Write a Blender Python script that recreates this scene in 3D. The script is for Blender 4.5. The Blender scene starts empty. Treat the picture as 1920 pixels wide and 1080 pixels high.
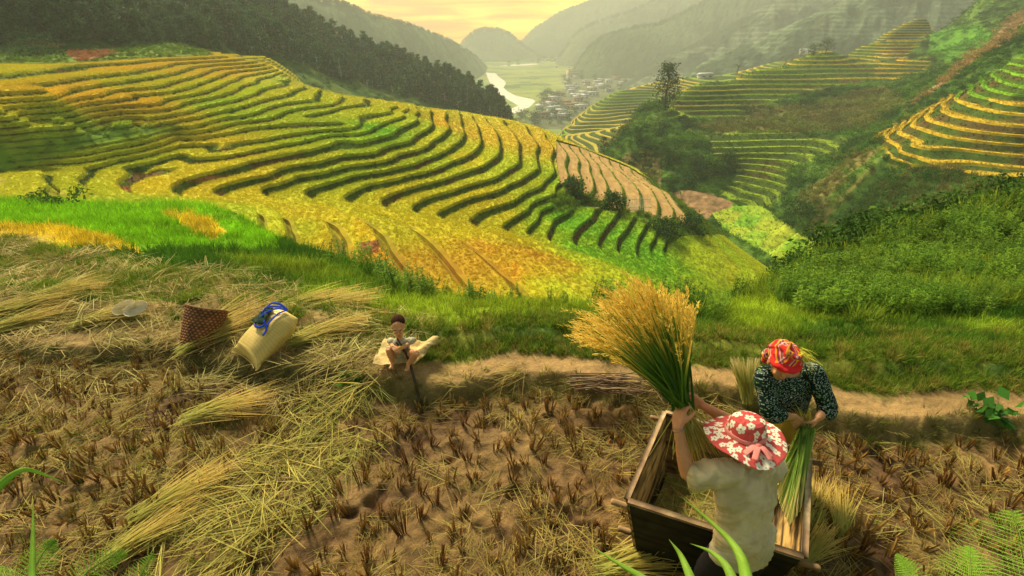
import bpy, bmesh, math, random
import numpy as np
from mathutils import Vector, Matrix, Euler
R = math.radians
sc = bpy.context.scene
# ---------------------------------------------------------------- camera
CAMH = 3.2
PITCH = R(28.0)
FPX = 907.0                                   # focal length for a 1920 px wide frame
cam_d = bpy.data.cameras.new("camera"); cam = bpy.data.objects.new("camera", cam_d)
sc.collection.objects.link(cam); sc.camera = cam
cam.location = (0, 0, CAMH); cam.rotation_euler = (R(90) - PITCH, 0, 0)
cam_d.sensor_width = 36; cam_d.lens = FPX / 1920 * 36; cam_d.clip_start = 0.05; cam_d.clip_end = 20000
sc.render.resolution_x = 1024; sc.render.resolution_y = 576
# ---------------------------------------------------------------- sky, sun, exposure
SUN_EL, SUN_AZ = R(50), R(-32)               # azimuth from +Y towards +X
wd = bpy.data.worlds.new("World"); sc.world = wd; wd.use_nodes = True
nt = wd.node_tree; N = nt.nodes; L = nt.links; N.clear()
wo = N.new("ShaderNodeOutputWorld"); bg = N.new("ShaderNodeBackground")
sky = N.new("ShaderNodeTexSky"); sky.sky_type = 'NISHITA'; sky.sun_disc = False
sky.sun_elevation = R(22); sky.sun_rotation = SUN_AZ; sky.dust_density = 4; sky.air_density = 1.2
tc = N.new("ShaderNodeTexCoord"); sep = N.new("ShaderNodeSeparateXYZ"); L.new(tc.outputs['Generated'], sep.inputs[0])
# streaky golden cloud layer
mp = N.new("ShaderNodeMapping"); mp.inputs['Scale'].default_value = (2.2, 2.2, 26); L.new(tc.outputs['Generated'], mp.inputs[0])
mp.inputs['Rotation'].default_value = (0, R(-6), 0)
ns = N.new("ShaderNodeTexNoise"); ns.inputs['Scale'].default_value = 2.1; ns.inputs['Detail'].default_value = 7; ns.inputs['Roughness'].default_value = .55; ns.inputs['Distortion'].default_value = .6
L.new(mp.outputs[0], ns.inputs['Vector'])
cr = N.new("ShaderNodeValToRGB"); L.new(ns.outputs['Fac'], cr.inputs[0])
e = cr.color_ramp.elements
e[0].position = .33; e[0].color = (6.0, 2.2, .2, 1)
e[1].position = .70; e[1].color = (14, 9.0, .8, 1)
m_ = cr.color_ramp.elements.new(.5); m_.color = (12.5, 5.0, 0, 1)
m_ = cr.color_ramp.elements.new(.43); m_.color = (8.6, 3.0, 0, 1)
# the glow sits low over the valley and fades to plain sky higher up and round the sides
mr = N.new("ShaderNodeMapRange"); mr.inputs['From Min'].default_value = .24; mr.inputs['From Max'].default_value = .07; L.new(sep.outputs['Z'], mr.inputs['Value'])
mr2 = N.new("ShaderNodeMapRange"); mr2.inputs['From Min'].default_value = .62; mr2.inputs['From Max'].default_value = .9; L.new(sep.outputs['Y'], mr2.inputs['Value'])
mu = N.new("ShaderNodeMath"); mu.operation = 'MULTIPLY'; L.new(mr.outputs[0], mu.inputs[0]); L.new(mr2.outputs[0], mu.inputs[1])
dusty = N.new('ShaderNodeVectorMath'); dusty.operation = 'MULTIPLY'; dusty.inputs[1].default_value = (1.22, 1.04, .70); L.new(sky.outputs[0], dusty.inputs[0])
mx = N.new("ShaderNodeMixRGB"); L.new(mu.outputs[0], mx.inputs[0]); L.new(dusty.outputs[0], mx.inputs[1]); L.new(cr.outputs[0], mx.inputs[2])
L.new(mx.outputs[0], bg.inputs[0]); bg.inputs['Strength'].default_value = .13; L.new(bg.outputs[0], wo.inputs[0])
sd = bpy.data.lights.new("sun", 'SUN'); sun = bpy.data.objects.new("sun", sd); sc.collection.objects.link(sun)
sd.energy = 3.6; sd.angle = R(11); sd.color = (1, .86, .62)
dvec = Vector((math.sin(SUN_AZ) * math.cos(SUN_EL), math.cos(SUN_AZ) * math.cos(SUN_EL), math.sin(SUN_EL)))
sun.rotation_euler = dvec.to_track_quat('Z', 'Y').to_euler()
sc.view_settings.view_transform = 'Standard'; sc.view_settings.look = 'None'; sc.view_settings.gamma = 1
sc.view_settings.exposure = 0.8
sc.cycles.max_bounces = 6; sc.cycles.diffuse_bounces = 3; sc.cycles.glossy_bounces = 2; sc.cycles.transmission_bounces = 3
sc.cycles.transparent_max_bounces = 8; sc.cycles.volume_bounces = 1
# ---------------------------------------------------------------- helpers
rng = np.random.default_rng(7); random.seed(7)
cP, sP = math.cos(PITCH), math.sin(PITCH)
def ray(u, v):
    u = np.asarray(u, float); v = np.asarray(v, float)
    a = (540 - v) / FPX
    return np.stack([(u - 960) / FPX + 0 * a, cP + a * sP, -sP + a * cP], -1)
def W(u, v, lam):                             # picture point at view depth lam -> world
    return Vector(ray(u, v) * lam) + Vector((0, 0, CAMH))
def Wz(u, v, z):                              # picture point on the plane at world height z
    d = ray(u, v); return Vector(d * ((z - CAMH) / d[2])) + Vector((0, 0, CAMH))
def proj(P):                                  # world points (n,3) -> picture coordinates
    P = np.asarray(P, float); x, y, z = P[..., 0], P[..., 1], P[..., 2] - CAMH
    dep = y * cP - z * sP; up = y * sP + z * cP
    dep = np.where(dep < .01, .01, dep)
    return 960 + FPX * x / dep, 540 - FPX * up / dep, dep
def _h(ix, iy, s):
    n = (ix.astype(np.int64) * 374761393 + iy.astype(np.int64) * 668265263 + s * 1442695041) & 0xFFFFFFFF
    n = ((n ^ (n >> 13)) * 1274126177) & 0xFFFFFFFF
    return ((n ^ (n >> 16)) & 0xFFFFFF) / float(0xFFFFFF)
def noise(x, y, s=0):
    x = np.asarray(x, float); y = np.asarray(y, float)
    ix, iy = np.floor(x), np.floor(y); fx, fy = x - ix, y - iy
    fx = fx * fx * (3 - 2 * fx); fy = fy * fy * (3 - 2 * fy)
    a, b, c, d = _h(ix, iy, s), _h(ix + 1, iy, s), _h(ix, iy + 1, s), _h(ix + 1, iy + 1, s)
    return (a * (1 - fx) + b * fx) * (1 - fy) + (c * (1 - fx) + d * fx) * fy
def fbm(x, y, o=4, s=0):
    t = 0; a = .5
    for k in range(o): t = t + a * noise(x * 2 ** k, y * 2 ** k, s + k * 17); a *= .5
    return t / (1 - .5 ** o)                  # 0..1, mean .5
def sstep(a, b, x):
    t = np.clip((np.asarray(x, float) - a) / (b - a), 0, 1); return t * t * (3 - 2 * t)
def inpoly(u, v, poly):
    u = np.asarray(u); ins = np.zeros(u.shape, bool); n = len(poly)
    for k in range(n):
        (x1, y1), (x2, y2) = poly[k], poly[(k + 1) % n]
        c = ((y1 > v) != (y2 > v)) & (u < (x2 - x1) * (v - y1) / (y2 - y1 + 1e-9) + x1); ins ^= c
    return ins
def mesh_np(name, V, T, mat=None, col=None, smooth=False, cdom='CORNER'):
    V = np.asarray(V, np.float32); T = np.asarray(T, np.int32)
    me = bpy.data.meshes.new(name); k = T.shape[1]
    me.vertices.add(len(V)); me.vertices.foreach_set('co', V.ravel())
    me.loops.add(T.size); me.loops.foreach_set('vertex_index', T.ravel())
    me.polygons.add(len(T)); me.polygons.foreach_set('loop_start', np.arange(0, T.size, k, dtype=np.int32))
    if smooth: me.polygons.foreach_set('use_smooth', np.ones(len(T), bool))
    me.update(calc_edges=True)
    if col is not None:
        col = np.asarray(col, np.float32)
        if col.shape[1] == 3: col = np.concatenate([col, np.ones((len(col), 1), np.float32)], 1)
        if len(col) == len(T) and cdom == 'CORNER': col = np.repeat(col, k, 0)
        a = me.color_attributes.new('Col', 'FLOAT_COLOR', cdom); a.data.foreach_set('color', col.ravel())
    if mat: me.materials.append(mat)
    ob = bpy.data.objects.new(name, me); sc.collection.objects.link(ob); return ob
def tag(o, label=None, cat=None, group=None, kind=None):
    if label: o['label'] = label
    if cat: o['category'] = cat
    if group: o['group'] = group
    if kind: o['kind'] = kind
    return o
def empty(name, loc, rz=0):
    o = bpy.data.objects.new(name, None); sc.collection.objects.link(o); o.location = loc; o.rotation_euler = (0, 0, rz); o.empty_display_size = .1
    return o
def node(nt, t, **k):
    n = nt.nodes.new(t)
    for a, b in k.items(): setattr(n, a, b)
    return n
def mat_basic(name, rgb=(.5, .5, .5), rough=.85, attr=False, nscale=0, namp=.35, nscale2=0, bump=0, bscale=None, inst=False, coords='Object', transl=0, spec=.2, mapscale=None, dist=.02):
    """Principled surface: colour from rgb or the Col attribute, broken up by two noises, with optional bump."""
    m = bpy.data.materials.new(name); m.use_nodes = True; t = m.node_tree; P = t.nodes['Principled BSDF']
    P.inputs['Roughness'].default_value = rough; P.inputs['Specular IOR Level'].default_value = spec
    co = node(t, 'ShaderNodeTexCoord').outputs[coords]
    if mapscale:
        mpn = node(t, 'ShaderNodeMapping'); mpn.inputs['Scale'].default_value = mapscale; t.links.new(co, mpn.inputs[0]); co = mpn.outputs[0]
    if attr or inst:
        a = node(t, 'ShaderNodeAttribute', attribute_name='Col' if attr else 'tint')
        if inst: a.attribute_type = 'INSTANCER'; a.attribute_name = 'tint'
        c = a.outputs['Color']
    else:
        r = node(t, 'ShaderNodeRGB'); r.outputs[0].default_value = (*rgb, 1); c = r.outputs[0]
    for sc_, am in ((nscale, namp), (nscale2, namp * .7)):
        if sc_:
            n = node(t, 'ShaderNodeTexNoise'); n.inputs['Scale'].default_value = sc_; n.inputs['Detail'].default_value = 4; n.inputs['Roughness'].default_value = .65; t.links.new(co, n.inputs['Vector'])
            r = node(t, 'ShaderNodeMapRange'); r.inputs['From Min'].default_value = .3; r.inputs['From Max'].default_value = .7
            r.inputs['To Min'].default_value = 1 - am; r.inputs['To Max'].default_value = 1 + am; t.links.new(n.outputs['Fac'], r.inputs['Value'])
            mxn = node(t, 'ShaderNodeVectorMath', operation='MULTIPLY'); t.links.new(c, mxn.inputs[0]); t.links.new(r.outputs[0], mxn.inputs[1]); c = mxn.outputs[0]
    t.links.new(c, P.inputs['Base Color'])
    if bump:
        n = node(t, 'ShaderNodeTexNoise'); n.inputs['Scale'].default_value = bscale or nscale or 10; n.inputs['Detail'].default_value = 5; n.inputs['Roughness'].default_value = .7; t.links.new(co, n.inputs['Vector'])
        b = node(t, 'ShaderNodeBump'); b.inputs['Strength'].default_value = bump; b.inputs['Distance'].default_value = dist; t.links.new(n.outputs['Fac'], b.inputs['Height']); t.links.new(b.outputs[0], P.inputs['Normal'])
    if transl:
        tr = node(t, 'ShaderNodeBsdfTranslucent'); t.links.new(c, tr.inputs[0]); ms = node(t, 'ShaderNodeMixShader'); ms.inputs[0].default_value = transl
        t.links.new(P.outputs[0], ms.inputs[1]); t.links.new(tr.outputs[0], ms.inputs[2]); t.links.new(ms.outputs[0], t.nodes['Material Output'].inputs[0])
    return m
# thin plate spline over (azimuth, ln distance)
def tps_fit(X, y, reg=1e-4):
    n = len(X); D = np.linalg.norm(X[:, None] - X[None], axis=-1); K = np.where(D > 0, D * D * np.log(D + 1e-12), 0) + reg * np.eye(n)
    P = np.c_[np.ones(n), X]; A = np.zeros((n + 3, n + 3)); A[:n, :n] = K; A[:n, n:] = P; A[n:, :n] = P.T
    return np.linalg.lstsq(A, np.r_[y, 0, 0, 0], rcond=None)[0]
def tps_eval(X, w, Q):
    out = np.empty(len(Q))
    for s in range(0, len(Q), 20000):
        q = Q[s:s + 20000]; D2 = ((q[:, None] - X[None]) ** 2).sum(-1)
        out[s:s + 20000] = (.5 * D2 * np.log(D2 + 1e-24)) @ w[:-3] + w[-3] + q @ w[-2:]
    return out
class Patch:
    """A height field over azimuth and ln(distance), fitted through traced points; heights in world z."""
    def __init__(s, pts_uvz=(), pts_uvl=(), pts_polar=(), reg=1e-4, f=lambda z: z, finv=lambda i: i):
        A = []
        for u, v, z in pts_uvz:
            d = ray(u, v); lam = (z - CAMH) / d[2]; A.append((math.atan2(d[0], d[1]), math.log(math.hypot(d[0], d[1]) * lam), z))
        for u, v, lam in pts_uvl:
            d = ray(u, v) * lam; A.append((math.atan2(d[0], d[1]), math.log(math.hypot(d[0], d[1])), d[2] + CAMH))
        for u, r, z in pts_polar:                       # column u (at the horizon row), horizontal distance r
            d = ray(u, 300); A.append((math.atan2(d[0], d[1]), math.log(r), z))
        A = np.array(A); s.X = A[:, :2]; s.f = f; s.finv = finv; s.w = tps_fit(s.X, f(A[:, 2]), reg)
    def idx(s, th, lr):
        Q = np.c_[np.ravel(th), np.ravel(lr)]; return tps_eval(s.X, s.w, Q).reshape(np.shape(th))
    def z(s, x, y):
        th = np.arctan2(x, y); lr = .5 * np.log(x * x + y * y); return s.finv(s.idx(th, lr))
def grid_tris(n, m):
    I = np.arange(n * m).reshape(n, m); a, b, c, d = I[:-1, :-1], I[1:, :-1], I[1:, 1:], I[:-1, 1:]
    return np.concatenate([np.stack([a, b, c], -1).reshape(-1, 3), np.stack([a, c, d], -1).reshape(-1, 3)])
def clip_bands(P, val, T, levels):
    """Cut every triangle along the given levels of val; returns points, values, band index per triangle."""
    lv = np.sort(levels); v = val[T]; o = np.argsort(v, 1); T = np.take_along_axis(T, o, 1); v = np.take_along_axis(v, o, 1)
    flip = np.array([((a, b, c) in ((0, 2, 1), (1, 0, 2), (2, 1, 0))) for a in range(3) for b in range(3) for c in range(3)]).reshape(3, 3, 3)[o[:, 0], o[:, 1], o[:, 2]]
    p = P[T]; outP, outB = [], []
    b0 = np.searchsorted(lv, v[:, 0], 'right'); b1 = np.searchsorted(lv, v[:, 2], 'left'); b1 = np.maximum(b1, b0)
    edges = np.r_[-1e9, lv, 1e9]
    for k in range(int((b1 - b0).max()) + 1):
        m = (b0 + k) <= b1
        if not m.any(): break
        q, w, f = p[m], v[m], flip[m]; band = b0[m] + k
        lo = np.maximum(edges[band], w[:, 0]); hi = np.minimum(edges[band + 1], w[:, 2])
        def cut(c):
            t = ((c - w[:, 0]) / np.maximum(w[:, 2] - w[:, 0], 1e-12))[:, None]; A = q[:, 0] + (q[:, 2] - q[:, 0]) * np.clip(t, 0, 1)
            t1 = np.clip((c - w[:, 0]) / np.maximum(w[:, 1] - w[:, 0], 1e-12), 0, 1)[:, None]; t2 = np.clip((c - w[:, 1]) / np.maximum(w[:, 2] - w[:, 1], 1e-12), 0, 1)[:, None]
            B = np.where((c < w[:, 1])[:, None], q[:, 0] + (q[:, 1] - q[:, 0]) * t1, q[:, 1] + (q[:, 2] - q[:, 1]) * t2)
            return A, B
        A0, B0 = cut(lo); A1, B1 = cut(hi)
        mid = ((w[:, 1] > lo) & (w[:, 1] < hi))[:, None]; M = np.where(mid, q[:, 1], B0)
        for tri in ((A0, B0, A1), (B0, M, A1), (M, B1, A1)):
            t = np.stack(tri, 1); t[f] = t[f][:, ::-1]
            ar = np.linalg.norm(np.cross(t[:, 1, :3] - t[:, 0, :3], t[:, 2, :3] - t[:, 0, :3]), axis=1); ok = ar > 1e-7
            outP.append(t[ok]); outB.append(band[ok])
    return np.concatenate(outP), np.concatenate(outB)
# ================================================================ the terraced bowl and spur
A0Z, UPS, DNS = -17.0 + CAMH, .73, 1.1        # world height of terrace 0, step upward, step downward
def i2z(i): return A0Z + np.where(i > 0, i * UPS, i * DNS)
def z2i(z): d = np.asarray(z, float) - A0Z; return np.where(d > 0, d / UPS, d / DNS)
TR = {  # traced front edges of the terraces, by terrace number
 14: [(40,141),(100,133),(180,124),(278,116)], 13: [(0,172),(110,158),(230,141),(310,127)], 12: [(18,192),(130,175),(240,155),(338,136)],
 11: [(178,184),(290,167),(370,145),(470,118),(490,115)], 10: [(5,227),(110,210),(250,183),(398,151),(450,135),(505,118)],
 9: [(115,228),(280,200),(430,156),(480,141),(515,128)], 8: [(225,226),(340,200),(458,163),(500,146),(530,137)],
 7: [(272,227),(380,204),(490,171),(520,155),(545,150)], 6: [(338,229),(430,210),(500,190),(545,178),(570,160)],
 5: [(347,242),(450,222),(540,196),(590,183),(600,172)], 4: [(30,300),(120,278),(250,256),(357,252),(450,233),(540,212),(625,198),(640,187)],
 3: [(62,328),(90,308),(160,284),(250,268),(340,262),(400,258),(512,240),(570,222),(637,205),(680,192)],
 2: [(145,345),(165,325),(220,305),(300,287),(400,283),(500,265),(575,252),(637,246),(675,230),(735,211),(745,202)],
 1: [(222,352),(240,335),(300,318),(400,300),(525,277),(637,255),(700,245),(725,232),(752,214),(765,204)],
 0: [(325,362),(345,344),(400,328),(475,307),(575,287),(675,270),(737,253),(762,238),(777,217),(780,206)],
 -1: [(400,364),(415,354),(500,333),(600,308),(700,290),(762,270),(792,250),(807,228),(808,208)],
 -2: [(492,363),(505,352),(560,335),(650,315),(750,292),(812,266),(842,238),(836,212)],
 -3: [(575,368),(600,352),(650,337),(775,312),(845,280),(870,248),(862,216)],
 -4: [(645,376),(658,366),(700,348),(775,331),(850,306),(888,287),(897,252),(885,222)],
 -5: [(716,384),(732,370),(780,354),(855,331),(915,308),(932,294),(931,252),(908,222)],
 -6: [(772,396),(785,383),(855,359),(930,336),(967,312),(971,298),(966,258),(944,231)],
 -7: [(821,408),(834,396),(880,375),(955,350),(992,330),(1008,312),(1008,275),(988,243)],
 -8: [(885,422),(892,410),(930,392),(980,370),(1030,337),(1040,320),(1038,280),(1022,252)],
 -9: [(942,432),(952,420),(992,395),(1040,366),(1062,340),(1060,310),(1050,272)],
 -10: [(989,442),(995,428),(1012,400),(1060,362),(1090,342),(1086,300),(1067,272)],
 -11: [(1026,446),(1036,420),(1072,390),(1100,370),(1112,356),(1108,325),(1087,283)],
 -12: [(1075,452),(1080,435),(1110,408),(1124,390),(1138,366),(1127,325),(1106,291)],
 -13: [(1122,460),(1130,440),(1150,414),(1162,395),(1168,366),(1146,322),(1124,298)],
 -14: [(1157,470),(1160,450),(1180,424),(1196,400),(1200,375),(1172,330),(1142,305)],
 -15: [(1194,478),(1195,460),(1206,436),(1225,410),(1232,388),(1200,342),(1162,313)],
 -16: [(1221,481),(1219,466),(1228,450),(1255,425),(1262,402),(1228,350),(1184,323)],
 -17: [(1251,488),(1244,470),(1248,452),(1280,430),(1288,410),(1252,362),(1206,334)],
}
TN = {  # the same front edges on the near side of the gully
 3: [(95,352),(160,380),(280,390)], 2: [(168,362),(230,380),(350,390),(430,396)], 1: [(245,368),(330,383),(430,392),(480,400),(490,430)],
 0: [(350,376),(420,387),(500,398),(532,420),(542,450)], -1: [(430,376),(500,388),(570,401),(612,418),(632,450),(650,490)],
 -2: [(520,378),(580,388),(650,405),(690,425),(715,460),(745,500),(780,540)], -3: [(600,382),(660,390),(730,410),(780,440),(815,480),(850,520),(880,550)],
 -4: [(680,392),(740,405),(810,425),(860,455),(905,490),(950,530),(990,565)], -5: [(750,402),(810,418),(870,440),(920,465),(980,505),(1040,550)],
 -6: [(805,412),(860,428),(920,450),(980,480),(1040,515),(1090,560)], -7: [(855,425),(920,442),(980,465),(1050,500),(1130,560)],
 -8: [(925,440),(980,455),(1050,485),(1120,520),(1170,560)], -9: [(980,450),(1050,475),(1120,505),(1180,535),(1220,570)],
 -10: [(1020,460),(1090,485),(1160,515),(1230,560)], -11: [(1055,468),(1120,490),(1190,522),(1260,565)],
 -12: [(1100,474),(1160,498),(1220,530),(1280,570)], -13: [(1145,484),(1200,508),(1260,545)], -14: [(1180,492),(1230,518),(1290,560)],
 -15: [(1215,502),(1260,528),(1320,570)], -16: [(1245,508),(1290,535),(1350,575)], -17: [(1278,518),(1320,545),(1370,580)],
}
pts = [(u, v, float(i2z(np.array(float(k))))) for D in (TR, TN) for k, l in D.items() for u, v in l]
lam_of = lambda u, v, z: (z - CAMH) / ray(u, v)[2]
# behind the crest the ground falls away, at the far right it runs into the gully, near us it climbs to the bank
crest = [(-120,120,15.6),(100,112,15.6),(220,104,15.8),(340,98,16),(430,104,13.5),(505,112,10.3),(600,170,5.2),(690,187,2.9),(780,200,0),(862,211,-3),(944,226,-6),(1022,247,-8.2),(1087,278,-11),(1142,300,-14),(1206,330,-17),(1270,378,-20.5),(1310,412,-22.5)]
pol = []
for u, v, k in crest:
    z = float(i2z(np.array(float(k)))); d = ray(u, v); lam = (z - CAMH) / d[2]; r = math.hypot(d[0], d[1]) * lam
    pts.append((u, v, z))
    th = math.atan2(d[0], d[1])
    for q, dz in ((1.06, -1.5), (1.2, -9), (1.5, -26), (2.0, -50)): pol.append((th, math.log(r * q), z + dz if u > 420 else z + (q - 1) * 7))
for u, v, k in ((-80,130,14),(-150,190,12),(-120,240,9),(-100,290,6),(-60,330,4),(-150,330,5)): pts.append((u, v, float(i2z(np.array(float(k))))))
for u, v, k in ((0,345,3.7),(-100,342,4.2),(40,366,3.2),(0,378,3.3),(-100,378,3.6),(-200,350,4.6),(1300,452,-18.2),(1350,478,-19.5),(1400,503,-20.6),(1450,533,-21.5),(1320,500,-18.6),(1370,530,-19.8),(1430,570,-21.3),(1320,440,-19),(1500,560,-22)): pts.append((u, v, float(i2z(np.array(float(k))))))
P1 = Patch(pts_uvz=pts)
X = [tuple(x) for x in P1.X]; Y = [float(v) for v in z2i(np.array([p[2] for p in pts]))]
for th, lr, z in pol: X.append((th, lr)); Y.append(float(z2i(z)))
for u, v, lam in [(-200,520,26),(0,500,24),(150,470,24),(300,445,24),(450,470,20),(560,500,20),(650,530,20),(750,575,18),(900,600,19),(1050,610,20),(1200,610,22),(1350,620,30)]:
    d = ray(u, v) * lam; X.append((math.atan2(d[0], d[1]), math.log(math.hypot(d[0], d[1])))); Y.append(float(z2i(d[2] + CAMH)))
P1.X = np.array(X); P1.w = tps_fit(P1.X, np.array(Y), 3e-5); P1.finv = i2z; P1.f = z2i

nth, nlr = 560, 520
th0, th1 = math.atan2(-1.30, 1), math.atan2(.62, .9); lr0, lr1 = math.log(17), math.log(235)
TH, LR = np.meshgrid(np.linspace(th0, th1, nth), np.linspace(lr0, lr1, nlr), indexing='ij')
I = P1.idx(TH, LR)
rr = np.exp(LR); XX = rr * np.sin(TH); YY = rr * np.cos(TH)
I = I + .16 * (fbm(XX / 14, YY / 14, 3, 3) - .5) + .06 * (fbm(XX / 3.5, YY / 3.5, 2, 5) - .5)
U, V_, DP = proj(np.stack([XX, YY, i2z(I)], -1))
# where it is terraced at all (drops to plain slope in the overgrown parts and behind)
wild = [(-400,262),(60,262),(200,238),(330,236),(345,246),(250,262),(120,290),(20,326),(-400,420)]
M = np.ones(I.shape)
M *= 1 - inpoly(U, V_, wild) * 1.0
bush = [(1035,372),(1075,352),(1110,362),(1145,386),(1195,398),(1260,410),(1330,440),(1370,470),(1340,470),(1290,455),(1235,440),(1190,405),(1120,385),(1040,400)]
M *= 1 - inpoly(U, V_, bush) * .9
M *= 1 - sstep(14.3, 15.3, I)
M *= 1 - sstep(-17.3, -18.0, I)
def blur(a, n):
    for _ in range(n):
        a = (np.roll(a, 1, 0) + np.roll(a, -1, 0) + a + np.roll(a, 1, 1) + np.roll(a, -1, 1)) / 5
    return a
M = blur(M, 3)
near = sstep(math.log(58), math.log(38), LR)
pts2 = np.stack([XX.ravel(), YY.ravel(), 0 * XX.ravel(), M.ravel()], 1)
K = [0, .045, .07, .78, .81, .85]           # front edge, bund, rice front, rice back, foot of the riser
lev = sorted(k + f for k in range(-26, 17) for f in K)
gt = grid_tris(nth, nlr); hid = (U.ravel()[gt].max(1) < 430) & (rr.ravel()[gt].max(1) < 42); gt = gt[~hid]
tri, band = clip_bands(np.c_[pts2[:, :3], M.ravel(), I.ravel()], I.ravel(), gt, lev)
iv = tri[..., 4]; mv = tri[..., 3]; k0 = np.floor(np.array(lev)[np.clip(band - 1, 0, len(lev) - 1)] + 1e-6)[:, None]
fr = iv - k0
prof = np.interp(fr, [0, 1], [0, 1])
inb = (band >= 1) & (band < len(lev))
zt = i2z(k0 + np.clip(np.interp(fr, [0, .85, 1], [0, .0, 1.0]), 0, 1))
rice_h = np.interp(fr, [0, .045, .07, .78, .81, 1], [0, 0, 1, 1, 0, 0]) * .5
zs = i2z(iv - .12)
zz = zs * (1 - mv) + (zt + rice_h) * mv
xx, yy = tri[..., 0], tri[..., 1]
fc = fr.mean(1); ic = iv.mean(1); mc = mv.mean(1); xc = xx.mean(1); yc = yy.mean(1)
onrice = (fc > .045) & (fc < .81)
zz = zz + np.where((onrice & (mc > .4))[:, None], .10 * (fbm(xx / .9, yy / .9, 2, 9) - .5), .28 * (fbm(xx / 1.6, yy / 1.6, 3, 11) - .5) * np.where((fc > .83)[:, None], 1, .3))
V3 = np.stack([xx, yy, zz], -1)
# ------- colours of the ground cover, spread from seeds standing on the ground
def spread(seeds, thq, lrq, zof, p=3.0):
    S = []; C = []
    for u, v, z_i, c in seeds:
        z = float(i2z(np.array(float(z_i)))); d = ray(u, v); lam = (z - CAMH) / d[2]
        S.append((math.atan2(d[0], d[1]), math.log(math.hypot(d[0], d[1]) * lam))); C.append(c)
    S = np.array(S); C = np.array(C); out = np.empty((len(thq), 3))
    for s in range(0, len(thq), 50000):
        q = np.c_[thq[s:s + 50000], lrq[s:s + 50000]]; w = 1 / (((q[:, None] - S[None]) ** 2).sum(-1) + 2e-4) ** (p / 2); out[s:s + 50000] = (w @ C) / w.sum(1, keepdims=True)
    return out
YEL = (.50, .44, .018); GOLD = (.50, .37, .025); ORG = (.47, .29, .02); LIM = (.32, .43, .018); GRN = (.15, .36, .012); YG = (.40, .45, .02); PAL = (.38, .43, .06)
seeds = [(100,170,13,GOLD),(250,200,9,GOLD),(300,130,13,GOLD),(400,130,11,GOLD),(440,200,7,LIM),(560,215,4,LIM),(480,165,8,YG),(560,150,7,PAL),(200,280,3,LIM),(400,270,3,YEL),(620,230,3,LIM),(700,220,2,YG),
 (120,345,3,YG),(300,340,1,YEL),(250,385,2,LIM),(500,350,-1,YEL),(650,300,-1,YG),(640,235,3,LIM),(700,236,2,GRN),(800,230,0,YG),(860,235,-2,GOLD),(900,255,-4,GOLD),(960,260,-6,GOLD),(1010,275,-8,GOLD),(830,285,-2,YG),(870,300,-4,YEL),(950,320,-6,YG),(760,350,-4,YEL),
 (900,370,-7,YEL),(1000,360,-9,YG),(960,410,-9,YEL),(1050,350,-9.5,LIM),(1000,420,-10,LIM),(1060,410,-11,GRN),(1100,430,-12.5,GRN),(1150,440,-13.5,GRN),(1220,480,-16,GRN),(1100,470,-12,GRN),(1180,510,-14,GRN),(1250,520,-16,GRN),(1330,500,-20,LIM),(1400,530,-22,YG),(1300,540,-17,LIM),
 (600,395,-1,YEL),(700,400,-3,YEL),(560,430,-.5,YG),(650,440,-1.5,YEL),(760,440,-3,YEL),(850,440,-4.5,YEL),(700,480,-1.5,ORG),(780,500,-2.5,ORG),(850,500,-3.5,ORG),(930,510,-4.5,ORG),(1000,480,-6.5,ORG),(900,470,-5,ORG),(1030,540,-5,YG),(1080,480,-9,YG),(1040,500,-7,GOLD),(1120,530,-8,YG),(980,440,-8,YEL),(450,400,.5,YG),(350,385,1.5,YG),(920,430,-7.5,YEL)]
thc = np.arctan2(xc, yc); lrc = .5 * np.log(xc ** 2 + yc ** 2)
colr = spread(seeds, thc, lrc, None)
hsh = _h((k0[:, 0] * 7).astype(int), (np.floor(thc * 2.2 + .13 * k0[:, 0])).astype(int), 4)      # every strip its own ripeness
colr = colr * (1 + .16 * (hsh[:, None] - .5)) * (1 + np.array([.18, -.02, 0]) * (_h((k0[:, 0] * 3).astype(int), np.floor(thc * 3).astype(int), 9)[:, None] - .5))
n1 = fbm(xc / 5, yc / 5, 3, 21); n2 = fbm(xc / 1.1, yc / 1.1, 2, 22)
colr *= (.92 + .16 * n2)[:, None]
green = np.stack([.065 + .06 * n1, .125 + .08 * n1, .012 + .01 * n2], 1) * (.5 + n2[:, None])
brown = np.array([.15, .085, .03]) * (.5 + n2[:, None])
wall = green * .8 + (brown - green * .8) * sstep(.54, .70, fbm(xc / 6 + 9, yc / 6, 3, 31))[:, None] * .9
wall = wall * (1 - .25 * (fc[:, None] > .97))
bund = np.stack([.16 + .1 * n1, .22 + .1 * n1, .03 + 0 * n1], 1)
col = np.where(onrice[:, None], colr, np.where((fc <= .045)[:, None], bund, wall))
# on the near side of the gully the rice hangs over the low banks, so they show as darker, riper rice
u0, v0, _ = proj(np.stack([xc, yc, i2z(ic)], 1))
nearside = inpoly(u0, v0, [(-100,335),(60,332),(150,372),(280,384),(420,384),(520,392),(640,398),(740,412),(850,432),(950,462),(1030,486),(1110,502),(1200,524),(1300,560),(1500,700),(-100,700)])
hang = colr * np.array([.62, .56, .5]) * (.7 + .6 * n2[:, None])
col = np.where((nearside & ((~onrice & (fc > .1)) | (fc > .66)))[:, None], hang, col)
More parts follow.
